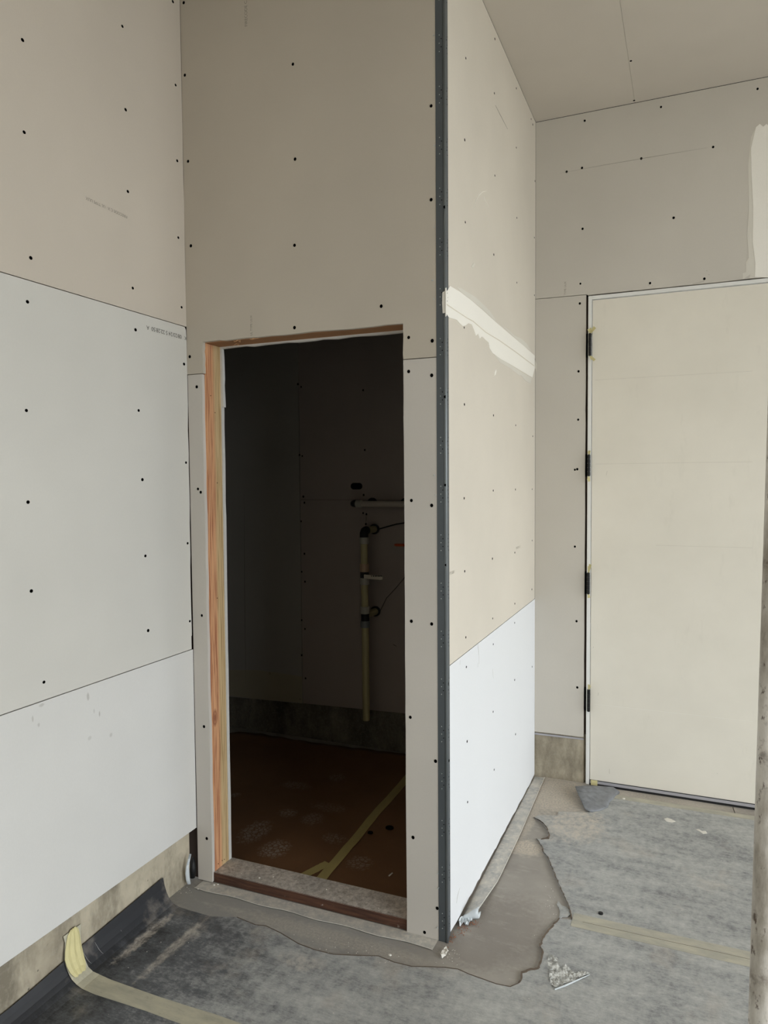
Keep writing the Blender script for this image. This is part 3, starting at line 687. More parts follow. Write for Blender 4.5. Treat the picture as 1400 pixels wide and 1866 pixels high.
# pipe hole as a flat black oval plate, its inner shade put into the colour
hc = at(650, 886, 1, KY)
bm = bmesh.new()
ring = [(hc.x + (.017 if math.cos(a_) > 0 else -.017) + .019 * math.cos(a_), hc.z + .0185 * math.sin(a_)) for a_ in [2 * math.pi * (k + .5) / 28 for k in range(28)]]
slab(bm, lambda u, v, d: Vector((u, KY - .0025 + d, v)), ring, .006)
solid('hole_shade_plate', bm, M['hole'], wk)
scratch([(668, 937), (667.5, 945), (667, 955)], .0008, M['screw'], k3, 1, KY)
scratch([(716, 1174), (719, 1175.5), (723, 1178)], .0015, M['screw'], k2, 1, KY)

# ------------------------------------------------------------------ corner bead
cb = empty('corner_bead', (WX, 0, 0)); tag(cb, 'tall grey metal corner bead nailed down the outside corner beside the doorway', 'corner bead')
zb0, zb1 = -.0, CZ - .004
def bead_flange(F, width, lo_, hi_):
    bm = bmesh.new(); prof = [(.0072, -.0006), (.0085, -.0016), (.012, -.0013), (width, -.0010)]
    for (a, b_), (c, d) in zip(prof, prof[1:]):
        v = [bm.verts.new(F(a, lo_, b_)), bm.verts.new(F(c, lo_, d)), bm.verts.new(F(c, hi_, d)), bm.verts.new(F(a, hi_, b_))]
        v2 = [bm.verts.new(F(a, lo_, b_ + .0009)), bm.verts.new(F(c, lo_, d + .0009)), bm.verts.new(F(c, hi_, d + .0009)), bm.verts.new(F(a, hi_, b_ + .0009))]
        bm.faces.new(v); bm.faces.new(list(reversed(v2)))
        for i in range(4): bm.faces.new((v[i], v2[i], v2[(i + 1) % 4], v[(i + 1) % 4]))
    return bm
fl1 = solid('front_flange', bead_flange(lambda a, z, d: Vector((WX + .001 - a, d, z)), .0325, .0, zb1), M['bead'], cb)
fl2 = solid('side_flange', bead_flange(lambda a, z, d: Vector((WX - d, a - .001, z)), .028, .012, zb1), M['bead'], cb)
bm = bmesh.new(); tube(bm, [(WX - .0022, .0012, .0), (WX - .0022, .0012, zb1)], .0052, 20); solid('nose', bm, M['nose'], cb, smooth=True)
# perforations and nail marks
bl = bmesh.new(); bb = bmesh.new()
def dot(bm, c, r, ax):
    n = Vector((0, -1, 0)) if ax == 1 else Vector((1, 0, 0)); tube(bm, [c + n * .0001, c + n * .0007], r, 8)
zc = at(800, 833, 1, -.001).z
step = .1345 * 2
k = -12
base = at(800, 790, 1, 0).z - at(800, 922, 1, 0).z
py = [44, 200, 350]
z = .04
while z < zb1 - .1:
    for j in range(3):
        dot(bb, Vector((WX - .018, -.0012, z + .006 + j * .0255)), .0016, 1)
    for j in range(2): dot(bl, Vector((WX - .0115, -.0013, z + .019 + j * .0255)), .0018, 1); dot(bl, Vector((WX + .0013, .012, z + .019 + j * .0255)), .0016, 0)
    for j in range(3): dot(bl, Vector((WX + .0012, .019, z + .006 + j * .0255)), .0012, 0)
    z += .1585
merge(fl1, solid('bright_holes', bb, M['bead_spot'], cb)); merge(fl1, solid('dark_holes', bl, M['hole'], cb))
bm = bmesh.new()
for px_, py_ in ((791, 64), (792, 265), (791, 414), (789, 510), (791, 545), (792, 866), (794, 903), (796, 1553), (798, 1592), (799, 1618), (797, 1690)):
    c = at(px_, py_, 1, -.001)
    for k in range(3): tube(bm, [c, c + Vector((rnd.uniform(-.005, .004), -.002, rnd.uniform(-.005, .005)))], [.0016, .0006], 5)
merge(fl1, solid('nail_dimples', bm, M['bead_spot'], cb))
rpoly('compound_smear', [(806.5, 533), (811, 530), (812, 570), (807, 571), (806, 552)], M['mud'], cb, .0005, 1, -.0038)
rpoly('compound_smear', [(811.5, 525), (813, 524), (813.2, 575), (811.8, 577)], M['mud'], cb, .002, 0, WX + .001)

# ------------------------------------------------------------------ floor protection sheets
def fl(px, py): 
    q = at(px, py, 2, 0); return (q.x, q.y)
TH = .003
# near + middle sheet between the left wall and the torn edge; seams under the tape
edge_near = [fl(x, y) for x, y in ((303, 1646), (322, 1650), (345, 1648), (378, 1652), (400, 1662), (432, 1673), (466, 1687), (485, 1689), (512, 1702), (545, 1722), (575, 1733), (608, 1741), (650, 1743), (690, 1744), (718, 1755), (750, 1763), (790, 1764), (812, 1765), (835, 1768), (855, 1777), (880, 1786), (905, 1795), (930, 1800), (946, 1793), (951, 1784), (951, 1775), (962, 1771), (974, 1769), (983, 1765), (986, 1755), (988, 1745), (990, 1737), (985, 1728), (987, 1718), (993, 1706), (1003, 1694), (1012, 1684), (1020, 1675))]
def jag(pts, amp, seed):
    out = []
    for i, (a, b_) in enumerate(zip(pts, pts[1:])):
        out += rag(a, b_, max(1, int(math.hypot(b_[0] - a[0], b_[1] - a[1]) / .009)), amp, seed + i)
    return out + [pts[-1]]
n_out = 24                                       # edge_near[:24] is the thin worn edge, the rest the thick torn one
worn = [q for q in edge_near[:n_out] if q[0] >= .245]
torn2 = jag(edge_near[n_out - 1:], .0028, 50)
edge_near = worn + torn2[1:]
yS1, yS2, yS3 = -.600, .281, 1.36
def cove(bm, ya, yb, n, zf):
    prof = [(.20, .0), (.10, .0004), (.06, .002), (.035, .007), (.016, .018), (.004, .033), (-.005, .052), (-.012, .076)]
    rows = []
    for i in range(n + 1):
        y = ya + (yb - ya) * i / n; s = zf(y)
        rows.append(([bm.verts.new((x, y, .0008 + z * s)) for x, z in prof], [bm.verts.new((x + .0015 if z > .01 else x, y, .0008 + z * s + TH)) for x, z in prof]))
    for (a, a2), (b_, b2_) in zip(rows, rows[1:]):
        for k in range(len(prof) - 1):
            bm.faces.new((a[k], a[k + 1], b_[k + 1], b_[k])); bm.faces.new((a2[k], b2_[k], b2_[k + 1], a2[k + 1]))
        bm.faces.new((a[-1], a2[-1], b2_[-1], b_[-1]))
    for r_ in (rows[0], rows[-1]):
        for k in range(len(prof) - 1): bm.faces.new((r_[0][k], r_[0][k + 1], r_[1][k + 1], r_[1][k]))
def flat(bm, poly, z0=.0008, th=TH):
    slab(bm, GF, poly, th, -z0 - th)
def sheet_root(name, label, cat='floor sheet', group=None):
    return name, label
bm = bmesh.new()
poly2 = [(.2, yS1 + .001)] + [(1.0, yS1 + .001), (3.2, yS1 + .001), (3.2, yS2 - .001), (1.40, yS2 - .001)] + list(reversed(edge_near))[0:]
# trim the polygon so that the cove strip takes over left of x = .2
poly2 = [q for q in poly2 if q[0] >= .245] + [(.2, -.182)]
poly2 = [(.2, yS1 + .001)] + poly2
flat(bm, poly2); cove(bm, yS1 + .001, -.182, 14, lambda y: .98 + .3 * (y + .6) / .42)
p2 = solid('floor_protection_sheet', bm, M['board'])
tag(p2, 'charcoal floor protection sheet between the two tape seams, curling up at the left wall', 'floor sheet')
bm = bmesh.new(); flat(bm, [(.2, -2.9), (3.2, -2.9), (3.2, yS1 - .001), (.2, yS1 - .001)]); cove(bm, -2.9, yS1 - .001, 30, lambda y: .86 + .12 * math.sin(y * 9))
tag(solid('floor_protection_sheet', bm, M['board']), 'charcoal floor protection sheet nearest the camera, in front of the tape by the left wall', 'floor sheet')
torn3 = [fl(x, y) for x, y in ((1042, 1676), (1041, 1668), (1036, 1652), (1031, 1642), (1022, 1620), (1012, 1597), (1004, 1578), (999, 1564), (992, 1557), (988, 1545), (983, 1537), (978, 1530), (986, 1531), (1000, 1530), (1001, 1522), (997, 1512), (990, 1503), (980, 1496), (973, 1491), (980, 1487), (1016, 1487), (1018, 1480), (1040, 1481), (1068, 1482), (1095, 1478), (1107, 1472), (1112, 1461))]
t3a, t3b, t3c, t3d = jag(torn3[0:12], .0024, 60), jag(torn3[12:19], .002, 80), torn3[19:21], torn3[21:]
torn3 = t3a + t3b + t3c + t3d
bm = bmesh.new(); flat(bm, [(3.2, yS2 + .001), (3.2, yS3)] + [(1.40, yS3 - .0)] + list(reversed(torn3)) + [(1.385, yS2 + .001)])
p3 = solid('floor_protection_sheet', bm, M['board'])
tag(p3, 'grey floor protection sheet with a long torn edge, lying in front of the cream door', 'floor sheet')
# curled lips of the torn edges
def lip(name, pts, parent, h=.006, w_=.007, side=1, seed=1):
    r = random.Random(seed); bm = bmesh.new(); P = []
    for a, b_ in zip(pts, pts[1:]):
        n = max(1, int(math.hypot(b_[0] - a[0], b_[1] - a[1]) / .008))
        for i in range(n): P.append((a[0] + (b_[0] - a[0]) * i / n, a[1] + (b_[1] - a[1]) * i / n))
    P.append(pts[-1]); rows = []; m_ = len(P)
    for i, q in enumerate(P):
        a = P[max(0, i - 1)]; b_ = P[min(m_ - 1, i + 1)]; dx, dy = b_[0] - a[0], b_[1] - a[1]; L = math.hypot(dx, dy) or 1
        nx, ny = -dy / L * side, dx / L * side; e = math.sin(math.pi * min(1, max(0, i / (m_ - 1)))) ** .4
        hh = h * e * r.uniform(.6, 1.2) + .0008; ww = w_ * r.uniform(.3, 1.3)
        z0 = .0008 + TH
        rows.append([bm.verts.new((q[0] - nx * .003, q[1] - ny * .003, z0 - .0004)), bm.verts.new((q[0] - nx * .001, q[1] - ny * .001, z0 + hh * .5)), bm.verts.new((q[0] + nx * ww, q[1] + ny * ww, z0 + hh)),
                     bm.verts.new((q[0] + nx * ww, q[1] + ny * ww, z0 + hh - .0012)), bm.verts.new((q[0] - nx * .001, q[1] - ny * .001, z0 + hh * .5 - .0014)), bm.verts.new((q[0] - nx * .003, q[1] - ny * .003, z0 - .0016))])
    for a, b_ in zip(rows, rows[1:]):
        for k in range(6): bm.faces.new((a[k], a[(k + 1) % 6], b_[(k + 1) % 6], b_[k]))
    bm.faces.new(rows[0]); bm.faces.new(rows[-1])
    return solid(name, bm, M['fibre'], parent)
lip('torn_edge', t3a, p3, .007, .003, 1, 3)
lip('torn_edge', t3b, p3, .010, .0035, 1, 4)
lip('torn_edge', torn2, p2, .004, .003, 1, 6)
lip('worn_edge', worn, p2, .0004, .0006, 1, 7)
M['crease'] = plain('pale_crease', (150, 150, 148), .7)
for px, py, px2, py2 in ((215, 1690, 214, 1703), (242, 1672, 247, 1682), (174, 1725, 175, 1741), (152, 1744, 153, 1752)):
    yy = at(px, py, 0, -.003).y
    bm = bmesh.new(); tube(bm, [(x + .0022, yy + k * .003, z + .0035) for k, (x, z) in enumerate(((-.007, .060), (-.003, .049), (.004, .035), (.010, .026), (.016, .0195)))], [.0003, .0006, .0007, .0006, .0002], 5)
    solid('crease_line', bm, M['crease'], p2)
# small torn island beside the long tear
isl = [fl(x, y) for x, y in ((1018, 1644), (1024, 1652), (1031, 1654), (1038, 1660), (1040, 1668), (1034, 1672), (1025, 1672), (1019, 1676), (1021, 1664), (1019, 1656), (1015, 1650))]
bm = bmesh.new(); flat(bm, isl, .001, .003); tag(solid('torn_sheet_scrap', bm, M['board']), 'small grey scrap of floor sheet where the long tear meets the right-hand tape', 'scrap')
# folded-over flap below the door
bm = bmesh.new()
cor = [fl(x, y) for x, y in ((1048, 1445), (1070, 1441), (1095, 1438), (1118, 1438), (1128, 1444), (1119, 1455), (1109, 1463), (1106, 1473), (1092, 1479), (1076, 1482), (1066, 1480), (1060, 1470), (1053, 1458))]
cx_ = sum(q[0] for q in cor) / len(cor); cy_ = sum(q[1] for q in cor) / len(cor)
hts = [.030, .024, .014, .008, .004, .004, .004, .005, .005, .008, .012, .022, .030]
rings = []
for s, dz in ((1, 0), (.93, .004), (.6, .007), (.25, .008)):
    rings.append([bm.verts.new((cx_ + (q[0] - cx_) * s, cy_ + (q[1] - cy_) * s, .003 + (hh * (s ** .5)) + dz + rnd.uniform(-.0008, .0008))) for q, hh in zip(cor, hts)])
n_ = len(cor)
for a, b_ in zip(rings, rings[1:]):
    for k in range(n_): bm.faces.new((a[k], a[(k + 1) % n_], b_[(k + 1) % n_], b_[k]))
bm.faces.new(rings[-1])
under = [bm.verts.new((cx_ + (q[0] - cx_) * .97 + .008, cy_ + (q[1] - cy_) * .97, .0028 + max(0, hh - .010))) for q, hh in zip(cor, hts)]
for k in range(n_): bm.faces.new((rings[0][k], under[k], under[(k + 1) % n_], rings[0][(k + 1) % n_]))
bm.faces.new(list(reversed(under)))
M['flap'] = plain('underside_of_board', (128, 130, 133), .5, var=.6, scale=38, bmp=.5)
solid('folded_flap', bm, M['flap'], p3, smooth=True)
# strip of bare floor before the door has a saw cut, drawn as a black line
bm = bmesh.new(); a = fl(1336, 1471); b_ = fl(1345, 1498); tube(bm, [(a[0], a[1], .0003), (b_[0], b_[1], .0003)], .0013, 5); tag(solid('saw_cut_1', bm, M['hole']), kind='structure')

# ---- tapes
def tape(name, path, width, mat, label, group=None, th=.0006, seed=0, up=Vector((0, 0, 1)), cat='tape', jit=.001):
    """ribbon with real thickness along 3-D points; path items are (point, side vector)"""
    r = random.Random(seed); bm = bmesh.new(); rows = []
    for p, s, n in path:
        s = Vector(s).normalized(); n = Vector(n).normalized(); p = Vector(p)
        w1, w2 = width / 2 + r.uniform(-jit, jit), width / 2 + r.uniform(-jit, jit)
        rows.append([bm.verts.new(p - s * w1), bm.verts.new(p + n * .0003), bm.verts.new(p + s * w2), bm.verts.new(p + s * w2 + n * th), bm.verts.new(p + n * (th + .0005)), bm.verts.new(p - s * w1 + n * th)])
    for a, b_ in zip(rows, rows[1:]):
        for k in range(6): bm.faces.new((a[k], a[(k + 1) % 6], b_[(k + 1) % 6], b_[k]))
    bm.faces.new(rows[0]); bm.faces.new(rows[-1])
    return tag(solid(name, bm, mat), label, cat, group)
FZT = .0008 + TH
Z3 = (0, 0, 1)
ya = (fl(300, 1808)[1] + fl(300, 1866)[1]) / 2
tp_y = -.605
path = [((-.0135, tp_y + .004, .150), (0, 1, 0), (1, 0, 0)), ((-.012, tp_y + .004, .128), (0, 1, 0), (1, 0, 0)), ((-.009, tp_y, .082), (0, 1, 0), (1, 0, .1)), ((-.002, tp_y, .058), (0, 1, 0), (1, 0, .3)), ((.008, tp_y, .038), (0, 1, 0), (1, 0, .6)), ((.020, tp_y, .0235), (0, 1, 0), (1, 0, 1.2)),
        ((.038, tp_y, .012), (0, 1, 0), (.4, 0, 1)), ((.062, tp_y, .0065), (0, 1, 0), (.2, 0, 1)), ((.11, tp_y, .0042), (0, 1, 0), Z3)] + [((.2 + .1 * i, tp_y, FZT + .0002), (0, 1, 0), Z3) for i in range(12)]
tape('masking_tape', path, .066, M['floor_tape'], 'dirty masking tape running from the left wall footing over the dark floor sheet', seed=2, jit=.0025)
# bright crumpled end of that tape on the wall
bm = bmesh.new(); rows = []
for i, (x, z, w_, off) in enumerate(((-.0125, .157, .010, .006), (-.0115, .145, .021, .004), (-.0105, .128, .026, .003), (-.0085, .104, .031, .0), (-.005, .082, .034, -.002), (.002, .060, .033, -.002), (.012, .040, .030, -.002), (.024, .027, .022, -.004))):
    rows.append([bm.verts.new((x + .0012 + (.004 if k % 2 and 0 < k < 6 else 0) * rnd.uniform(.4, 1.2), tp_y + off + w_ * (k / 3 - 1), z + rnd.uniform(-.001, .001))) for k in range(7)])
for a, b_ in zip(rows, rows[1:]):
    for k in range(6): bm.faces.new((a[k], a[k + 1], b_[k + 1], b_[k]))
thicken(bm, .0007, (-.8, 0, -.6))
tag(solid('crumpled_tape', bm, M['tape']), 'pale yellow crumpled tape end stuck up on the left concrete footing', 'tape')
y2 = at(1200, 1714, 2, 0)
tape('masking_tape', [((1.385 + .09 * i, yS2, FZT + .0002), (0, 1, 0), Z3) for i in range(20)], .082, M['tape_pale'], 'tan masking tape seam across the grey floor right of the tear', seed=3)
scr = bmesh.new(); tube(scr, [(1.42 + .1 * i, yS2 - .002 + rnd.uniform(-.0008, .0008), FZT + .0012) for i in range(17)], .0007, 5); solid('seam_crease', scr, plain('crease', (110, 104, 86), .9), bpy.data.objects['masking_tape.001'])
ya_, yb_ = fl(1130, 1450)[1], fl(1372, 1505)[1]
tape('masking_tape', [((1.40 + .09 * i, yS3 - .0, FZT + .0002), (0, 1, 0), Z3) for i in range(20)], .045, M['tape_pale'], 'narrow tan masking tape seam just in front of the cream door', seed=4)

# ---- dusty plastic strips along the two wall feet
def strip_along(name, pts_in, pts_out, mat, label, z=.0012, lift=None):
    bm = bmesh.new(); rows = []
    n = len(pts_in)
    for i, (a, b_) in enumerate(zip(pts_in, pts_out)):
        row = []
        for k in range(5):
            t = k / 4; x = a[0] + (b_[0] - a[0]) * t; y = a[1] + (b_[1] - a[1]) * t
            zz = z + (lift(i / (n - 1), t) if lift else 0) + rnd.uniform(0, .0006)
            row.append(bm.verts.new((x, y, zz)))
        rows.append(row)
    for a, b_ in zip(rows, rows[1:]):
        for k in range(4): bm.faces.new((a[k], a[k + 1], b_[k + 1], b_[k]))
    thicken(bm, .0009)
    return tag(solid(name, bm, mat), label, 'plastic strip')
n = 22
pin = [(WX + .003, WD - .01 - (WD - .01 - .16) * i / (n - 1)) for i in range(n)]
wdt = lambda t: .052 + .012 * min(1, t * 2) - (.012 * max(0, t - .8) * 5 if t > .8 else 0)
pout = [(WX + .003 + wdt(i / (n - 1)), p_[1]) for i, p_ in enumerate(pin)]
strip_along('edge_strip', pin, pout, M['strip'], 'dusty clear plastic strip along the foot of the white side wall', lift=lambda s, t: .005 * t + (.022 * max(0, s - .8) * 5 * t))
xs0 = .03
pin = [(xs0 + (.985 - xs0) * i / 20, .002 if not (.07 < xs0 + (.985 - xs0) * i / 20 < .88) else .006) for i in range(21)]
pout = [(q[0], -.055 - .004 * math.sin(i * 1.3)) for i, q in enumerate(pin)]
strip_along('edge_strip', pin, pout, M['strip'], 'dusty plastic strip on the floor in front of the dark doorway sill', lift=lambda s, t: .002 * t)
M['rim'] = plain('strip_rim', (226, 222, 212), .5)
bm = bmesh.new(); tube(bm, [(WX + .003 + wdt(i / (n - 1)), WD - .01 - (WD - .01 - .16) * i / (n - 1), .0025 + .005 + .022 * max(0, i / (n - 1) - .8) * 5) for i in range(n)], .0011, 6)
solid('strip_rim', bm, M['rim'], bpy.data.objects['edge_strip'])
bm = bmesh.new(); tube(bm, [(q[0], q[1], .0042) for q in pout], .0009, 6); solid('strip_rim', bm, M['rim'], bpy.data.objects['edge_strip.001'])
# curled white end of the side strip
bm = bmesh.new(); P = [(at(x, y, 2, .0)) for x, y in ((876, 1650), (862, 1661), (850, 1668), (846, 1676))]
rows = []
for i in range(9):
    a = math.pi * 1.35 * i / 8; row = []
    for k in range(5):
        t = k / 4; r_ = .004 + .017 * t
        c = Vector((WX + .006 + .056 * t, .172 - .035 * (1 - t), .003 + r_))
        row.append(bm.verts.new(c + Vector((0, -math.sin(a) * r_, math.cos(a) * r_))))
    rows.append(row)
for a, b_ in zip(rows, rows[1:]):
    for k in range(4): bm.faces.new((a[k], a[k + 1], b_[k + 1], b_[k]))
thicken(bm, .0012, (0, .3, -1))
solid('curled_end', bm, M['film'], bpy.data.objects['edge_strip'], smooth=True)
# crumpled film scrap below it
def crumple(name, pts, h, mat, label, seed, cat='scrap', parent=None, th=.0008, sub=3, smooth=False):
    r = random.Random(seed); bm = bmesh.new()
    f = bm.faces.new([bm.verts.new((q[0], q[1], .003)) for q in pts])
    bmesh.ops.triangulate(bm, faces=bm.faces[:])
    for _ in range(sub): bmesh.ops.subdivide_edges(bm, edges=[e for e in bm.edges if e.calc_length() > .010], cuts=1, use_grid_fill=False); bmesh.ops.triangulate(bm, faces=bm.faces[:])
    for v in bm.verts: v.co.z += r.uniform(0, h)
    thicken(bm, th)
    o = solid(name, bm, mat, parent, smooth)
    return tag(o, label, cat) if parent is None else o
crumple('film_scrap', [fl(x, y) for x, y in ((846, 1672), (858, 1668), (862, 1676), (858, 1684), (851, 1690), (846, 1686), (838, 1690), (836, 1682))], .012, M['film'], 'crumpled white film scrap by the curled end of the side wall strip', 5)
crumple('paper_scrap', [fl(x, y) for x, y in ((806, 1738), (813, 1730), (818, 1737), (813, 1744), (806, 1748), (802, 1744))], .012, M['chip'], 'torn white paper scrap at the foot of the corner bead', 6)
crumple('clear_film_scrap', [fl(x, y) for x, y in ((999, 1746), (1006, 1744), (1016, 1747), (1018, 1760), (1024, 1771), (1027, 1763), (1031, 1761), (1048, 1776), (1060, 1772), (1076, 1776), (1058, 1784), (1040, 1792), (1024, 1798), (1011, 1803), (1004, 1796), (1001, 1784), (1002, 1768), (998, 1755))], .006, M['clear'], 'crinkled clear plastic scrap, V shaped, on the grey floor below the tear', 8)
bm = bmesh.new(); tube(bm, [at(1011, 1803, 2, .006), at(1030, 1796, 2, .009), at(1050, 1787, 2, .008), at(1075, 1776, 2, .005)], [.002, .0026, .002, .0008], 6)
solid('folded_rim', bm, M['film'], bpy.data.objects['clear_film_scrap'])
# film fold poking out at the left corner
bm = bmesh.new(); rows = []
for (px, py, wv) in ((346, 1556, .001), (343, 1568, .003), (340, 1580, .006), (339, 1592, .009), (340, 1604, .009), (343, 1612, .007)):
    q = at(px, py, 0, .004); rows.append([bm.verts.new((q.x - .002, q.y, max(.002, q.z))), bm.verts.new((q.x + .006, q.y + wv, max(.002, q.z - .001))), bm.verts.new((q.x + .002, q.y + wv * 2, max(.002, q.z)))])
for a, b_ in zip(rows, rows[1:]):
    for k in range(2): bm.faces.new((a[k], a[k + 1], b_[k + 1], b_[k]))
thicken(bm, .001, (-1, 0, 0))
tag(solid('film_fold', bm, M['film'], smooth=True), 'white plastic film fold poking out at the corner left of the doorway', 'scrap')
bm = bmesh.new(); q = at(352, 1585, 0, -.004); tube(bm, [(-.012, -.012, .012), (-.012, -.010, .05), (-.012, -.006, .088)], [.010, .013, .004], 10)  # black tube standing for the shaded void in the corner gap
tag(solid('corner_gap_dark', bm, M['rubber'], smooth=True), 'black tube standing for the dark gap left of the doorway', 'dark gap')

# white blotches, dark plug and crumbs on the floor
def blot(name, pix, mat, label, h=.002, z=.003):
    bm = bmesh.new(); P = [fl(x, y) for x, y in pix]; c = (sum(q[0] for q in P) / len(P), sum(q[1] for q in P) / len(P))
    a = [bm.verts.new((q[0], q[1], z)) for q in P]; b_ = [bm.verts.new((c[0] + (q[0] - c[0]) * .7, c[1] + (q[1] - c[1]) * .7, z + h)) for q in P]
    for i in range(len(P)): bm.faces.new((a[i], a[(i + 1) % len(P)], b_[(i + 1) % len(P)], b_[i]))
    bm.faces.new(b_); bm.faces.new(list(reversed(a))); return tag(solid(name, bm, mat), label, 'splatter')
blot('plaster_splat', ((1209, 1493), (1216, 1491), (1225, 1494), (1234, 1499), (1226, 1501), (1214, 1499)), M['chip'], 'oval white plaster blot on the grey floor, the one nearer the middle of the door')
blot('plaster_splat', ((1266, 1512), (1273, 1512), (1280, 1516), (1288, 1516), (1291, 1521), (1282, 1522), (1275, 1517)), M['chip'], 'thin ragged white plaster streak on the grey floor, nearer the steel post')
bm = bmesh.new(); q = at(1095, 1665, 2, FZT); tube(bm, [(q.x, q.y, FZT), (q.x, q.y, FZT + .004), (q.x, q.y, FZT + .006)], [.0085, .0085, .005], 14)
tag(solid('rubber_plug', bm, M['rubber']), 'small round black plug lying on the grey floor above the right tape', 'plug')
for nm, pl, mt, lb in (('plaster_crumb', ((711, 1741, .005),), 'chip', 'single white plaster crumb on the grey floor in front of the doorway'),
                       ('plaster_crumb', ((390, 1613, .005), (397, 1612, .004)), 'chip', 'pair of white chips against the dark sill, left end'),
                       ('plaster_crumb', ((361, 1620, .003),), 'chip', 'tiny white chip on the floor under the left doorway board'),
                       ('plaster_crumb', ((1137, 1456, .006),), 'chip', 'white crumb on the bare floor right of the folded flap')):
    bm = bmesh.new()
    for x, y, r_ in pl:
        q = at(x, y, 2, .004); s_ = bmesh.ops.create_icosphere(bm, subdivisions=1, radius=r_)
        for v in s_['verts']: v.co = Vector((q.x + v.co.x * rnd.uniform(1, 1.6), q.y + v.co.y, .003 + r_ * .5 + v.co.z * .6))
    tag(solid(nm, bm, M[mt]), lb, 'crumb')
def crumbs(name, regs, mat, label, seed, rr=(.0008, .0022)):
    r = random.Random(seed); bm = bmesh.new()
    for (x, y, sx_, sy_, n_) in regs:
        c = fl(x, y)
        for _ in range(n_):
            q = (r.gauss(c[0], sx_), r.gauss(c[1], sy_)); s = r.uniform(*rr)
            o = bmesh.ops.create_icosphere(bm, subdivisions=1, radius=s)
            for v in o['verts']: v.co = Vector((q[0] + v.co.x * r.uniform(.7, 1.5), q[1] + v.co.y, .0035 + s * .3 + v.co.z * .7))
    return tag(solid(name, bm, mat), label, 'debris', kind='stuff')
crumbs('rusty_debris', [(845, 1690, .012, .02, 60), (862, 1684, .012, .01, 40), (825, 1712, .006, .02, 40)], M['rust'], 'rusty brown crumbs of debris at the foot of the white side wall', 21)
crumbs('plaster_debris', [(330, 1622, .03, .02, 25), (820, 1740, .02, .02, 25), (1057, 1682, .01, .01, 30), (640, 1735, .08, .02, 40), (1010, 1640, .03, .06, 25), (700, 1800, .4, .15, 40), (1200, 1600, .3, .3, 40), (250, 1750, .1, .1, 12)], M['chip'], 'pale plaster crumbs scattered across the floor', 22, (.0006, .0016))
# crumbs on the sill
bm = bmesh.new()
for px, py, r_ in ((473, 1600, .004), (498, 1598, .003), (595, 1621, .003), (540, 1605, .002), (440, 1592, .002), (690, 1655, .002)):
    q = at(px, py, 2, .042); s_ = bmesh.ops.create_icosphere(bm, subdivisions=1, radius=r_)
    for v in s_['verts']: v.co = Vector((q.x + v.co.x, q.y + v.co.y, .0415 + r_ * .4 + v.co.z * .6))
tag(solid('sill_crumbs', bm, M['chip']), 'white plaster crumbs sprinkled on the doorway sill', 'debris', kind='stuff')

# ------------------------------------------------------------------ small room contents
# brown floor paper, slightly rumpled
bm = bmesh.new(); nx, ny = 60, 40
def backy(x):
    pts = [(-1.4, 1.30), (-.85, 1.36), (-.78, 1.43), (-.5, 1.44), (-.1, 1.45), (.3, 1.47), (.9, 1.48)]
    for a, b_ in zip(pts, pts[1:]):
        if a[0] <= x <= b_[0]: return a[1] + (b_[1] - a[1]) * (x - a[0]) / (b_[0] - a[0])
    return 1.47
from mathutils import noise as mn
g_ = []
for i in range(nx + 1):
    x = -1.38 + (WX - .13 + 1.38) * i / nx; row = []
    for j in range(ny + 1):
        t = j / ny; y = .135 + (backy(x) - .135 + rnd.uniform(-.004, .004) * (t == 1)) * t
        z = .004 + .010 * max(0, mn.noise(Vector((x * 3, y * 3, 0))) + .2) + (.012 * max(0, t - .93) / .07 * (mn.noise(Vector((x * 9, 0, 3))) + .6))
        row.append(bm.verts.new((x, y, z)))
    g_.append(row)
for a, b_ in zip(g_, g_[1:]):
    for k in range(ny): bm.faces.new((a[k], a[k + 1], b_[k + 1], b_[k]))
thicken(bm, .0006)
tag(solid('floor_paper', bm, M['kraft'], smooth=True), 'brown builders paper with white footprints covering the dark room floor', 'floor paper')
M['tape_in'] = plain('yellowed_tape', (176, 160, 104), .6, var=.1)
def ptape(a, b_, width, label, n=24):
    A, B = at(*a, 2, .012), at(*b_, 2, .012); d = (B - A).normalized(); s = Vector((-d.y, d.x, 0)); path = []
    for i in range(n + 1):
        q = A + (B - A) * i / n; z = .0065 + .010 * max(0, mn.noise(Vector((q.x * 3, q.y * 3, 0))) + .2)
        path.append(((q.x, q.y, z), s, Z3))
    return tape('floor_tape', path, width, M['tape_in'], label, seed=9)
ptape((760, 1395), (574, 1612), .042, 'long yellowish tape strip running diagonally over the brown paper')
ptape((598, 1570), (538, 1601), .040, 'short yellowish tape strip branching off near the sill')
for px, py, r_, lb in ((710, 1508, .018, 'larger dark spill spot on the brown paper right of the long tape'), (675, 1517, .012, 'smaller dark spill spot touching the long tape on the brown paper')):
    q = at(px, py, 2, .016); bm = bmesh.new(); tube(bm, [(q.x, q.y, q.z - .002), (q.x, q.y, q.z + .0015)], r_, 10)
    tag(solid('dark_spill', bm, M['hole']), lb, 'spill')
bm = bmesh.new(); q = at(709, 1597, 2, .014); tube(bm, [(q.x, q.y, .016), (q.x + .006, q.y + .02, .018)], .003, 6); tag(solid('plaster_chip', bm, M['chip']), 'white chip on the brown paper near the right end of the sill', 'crumb')

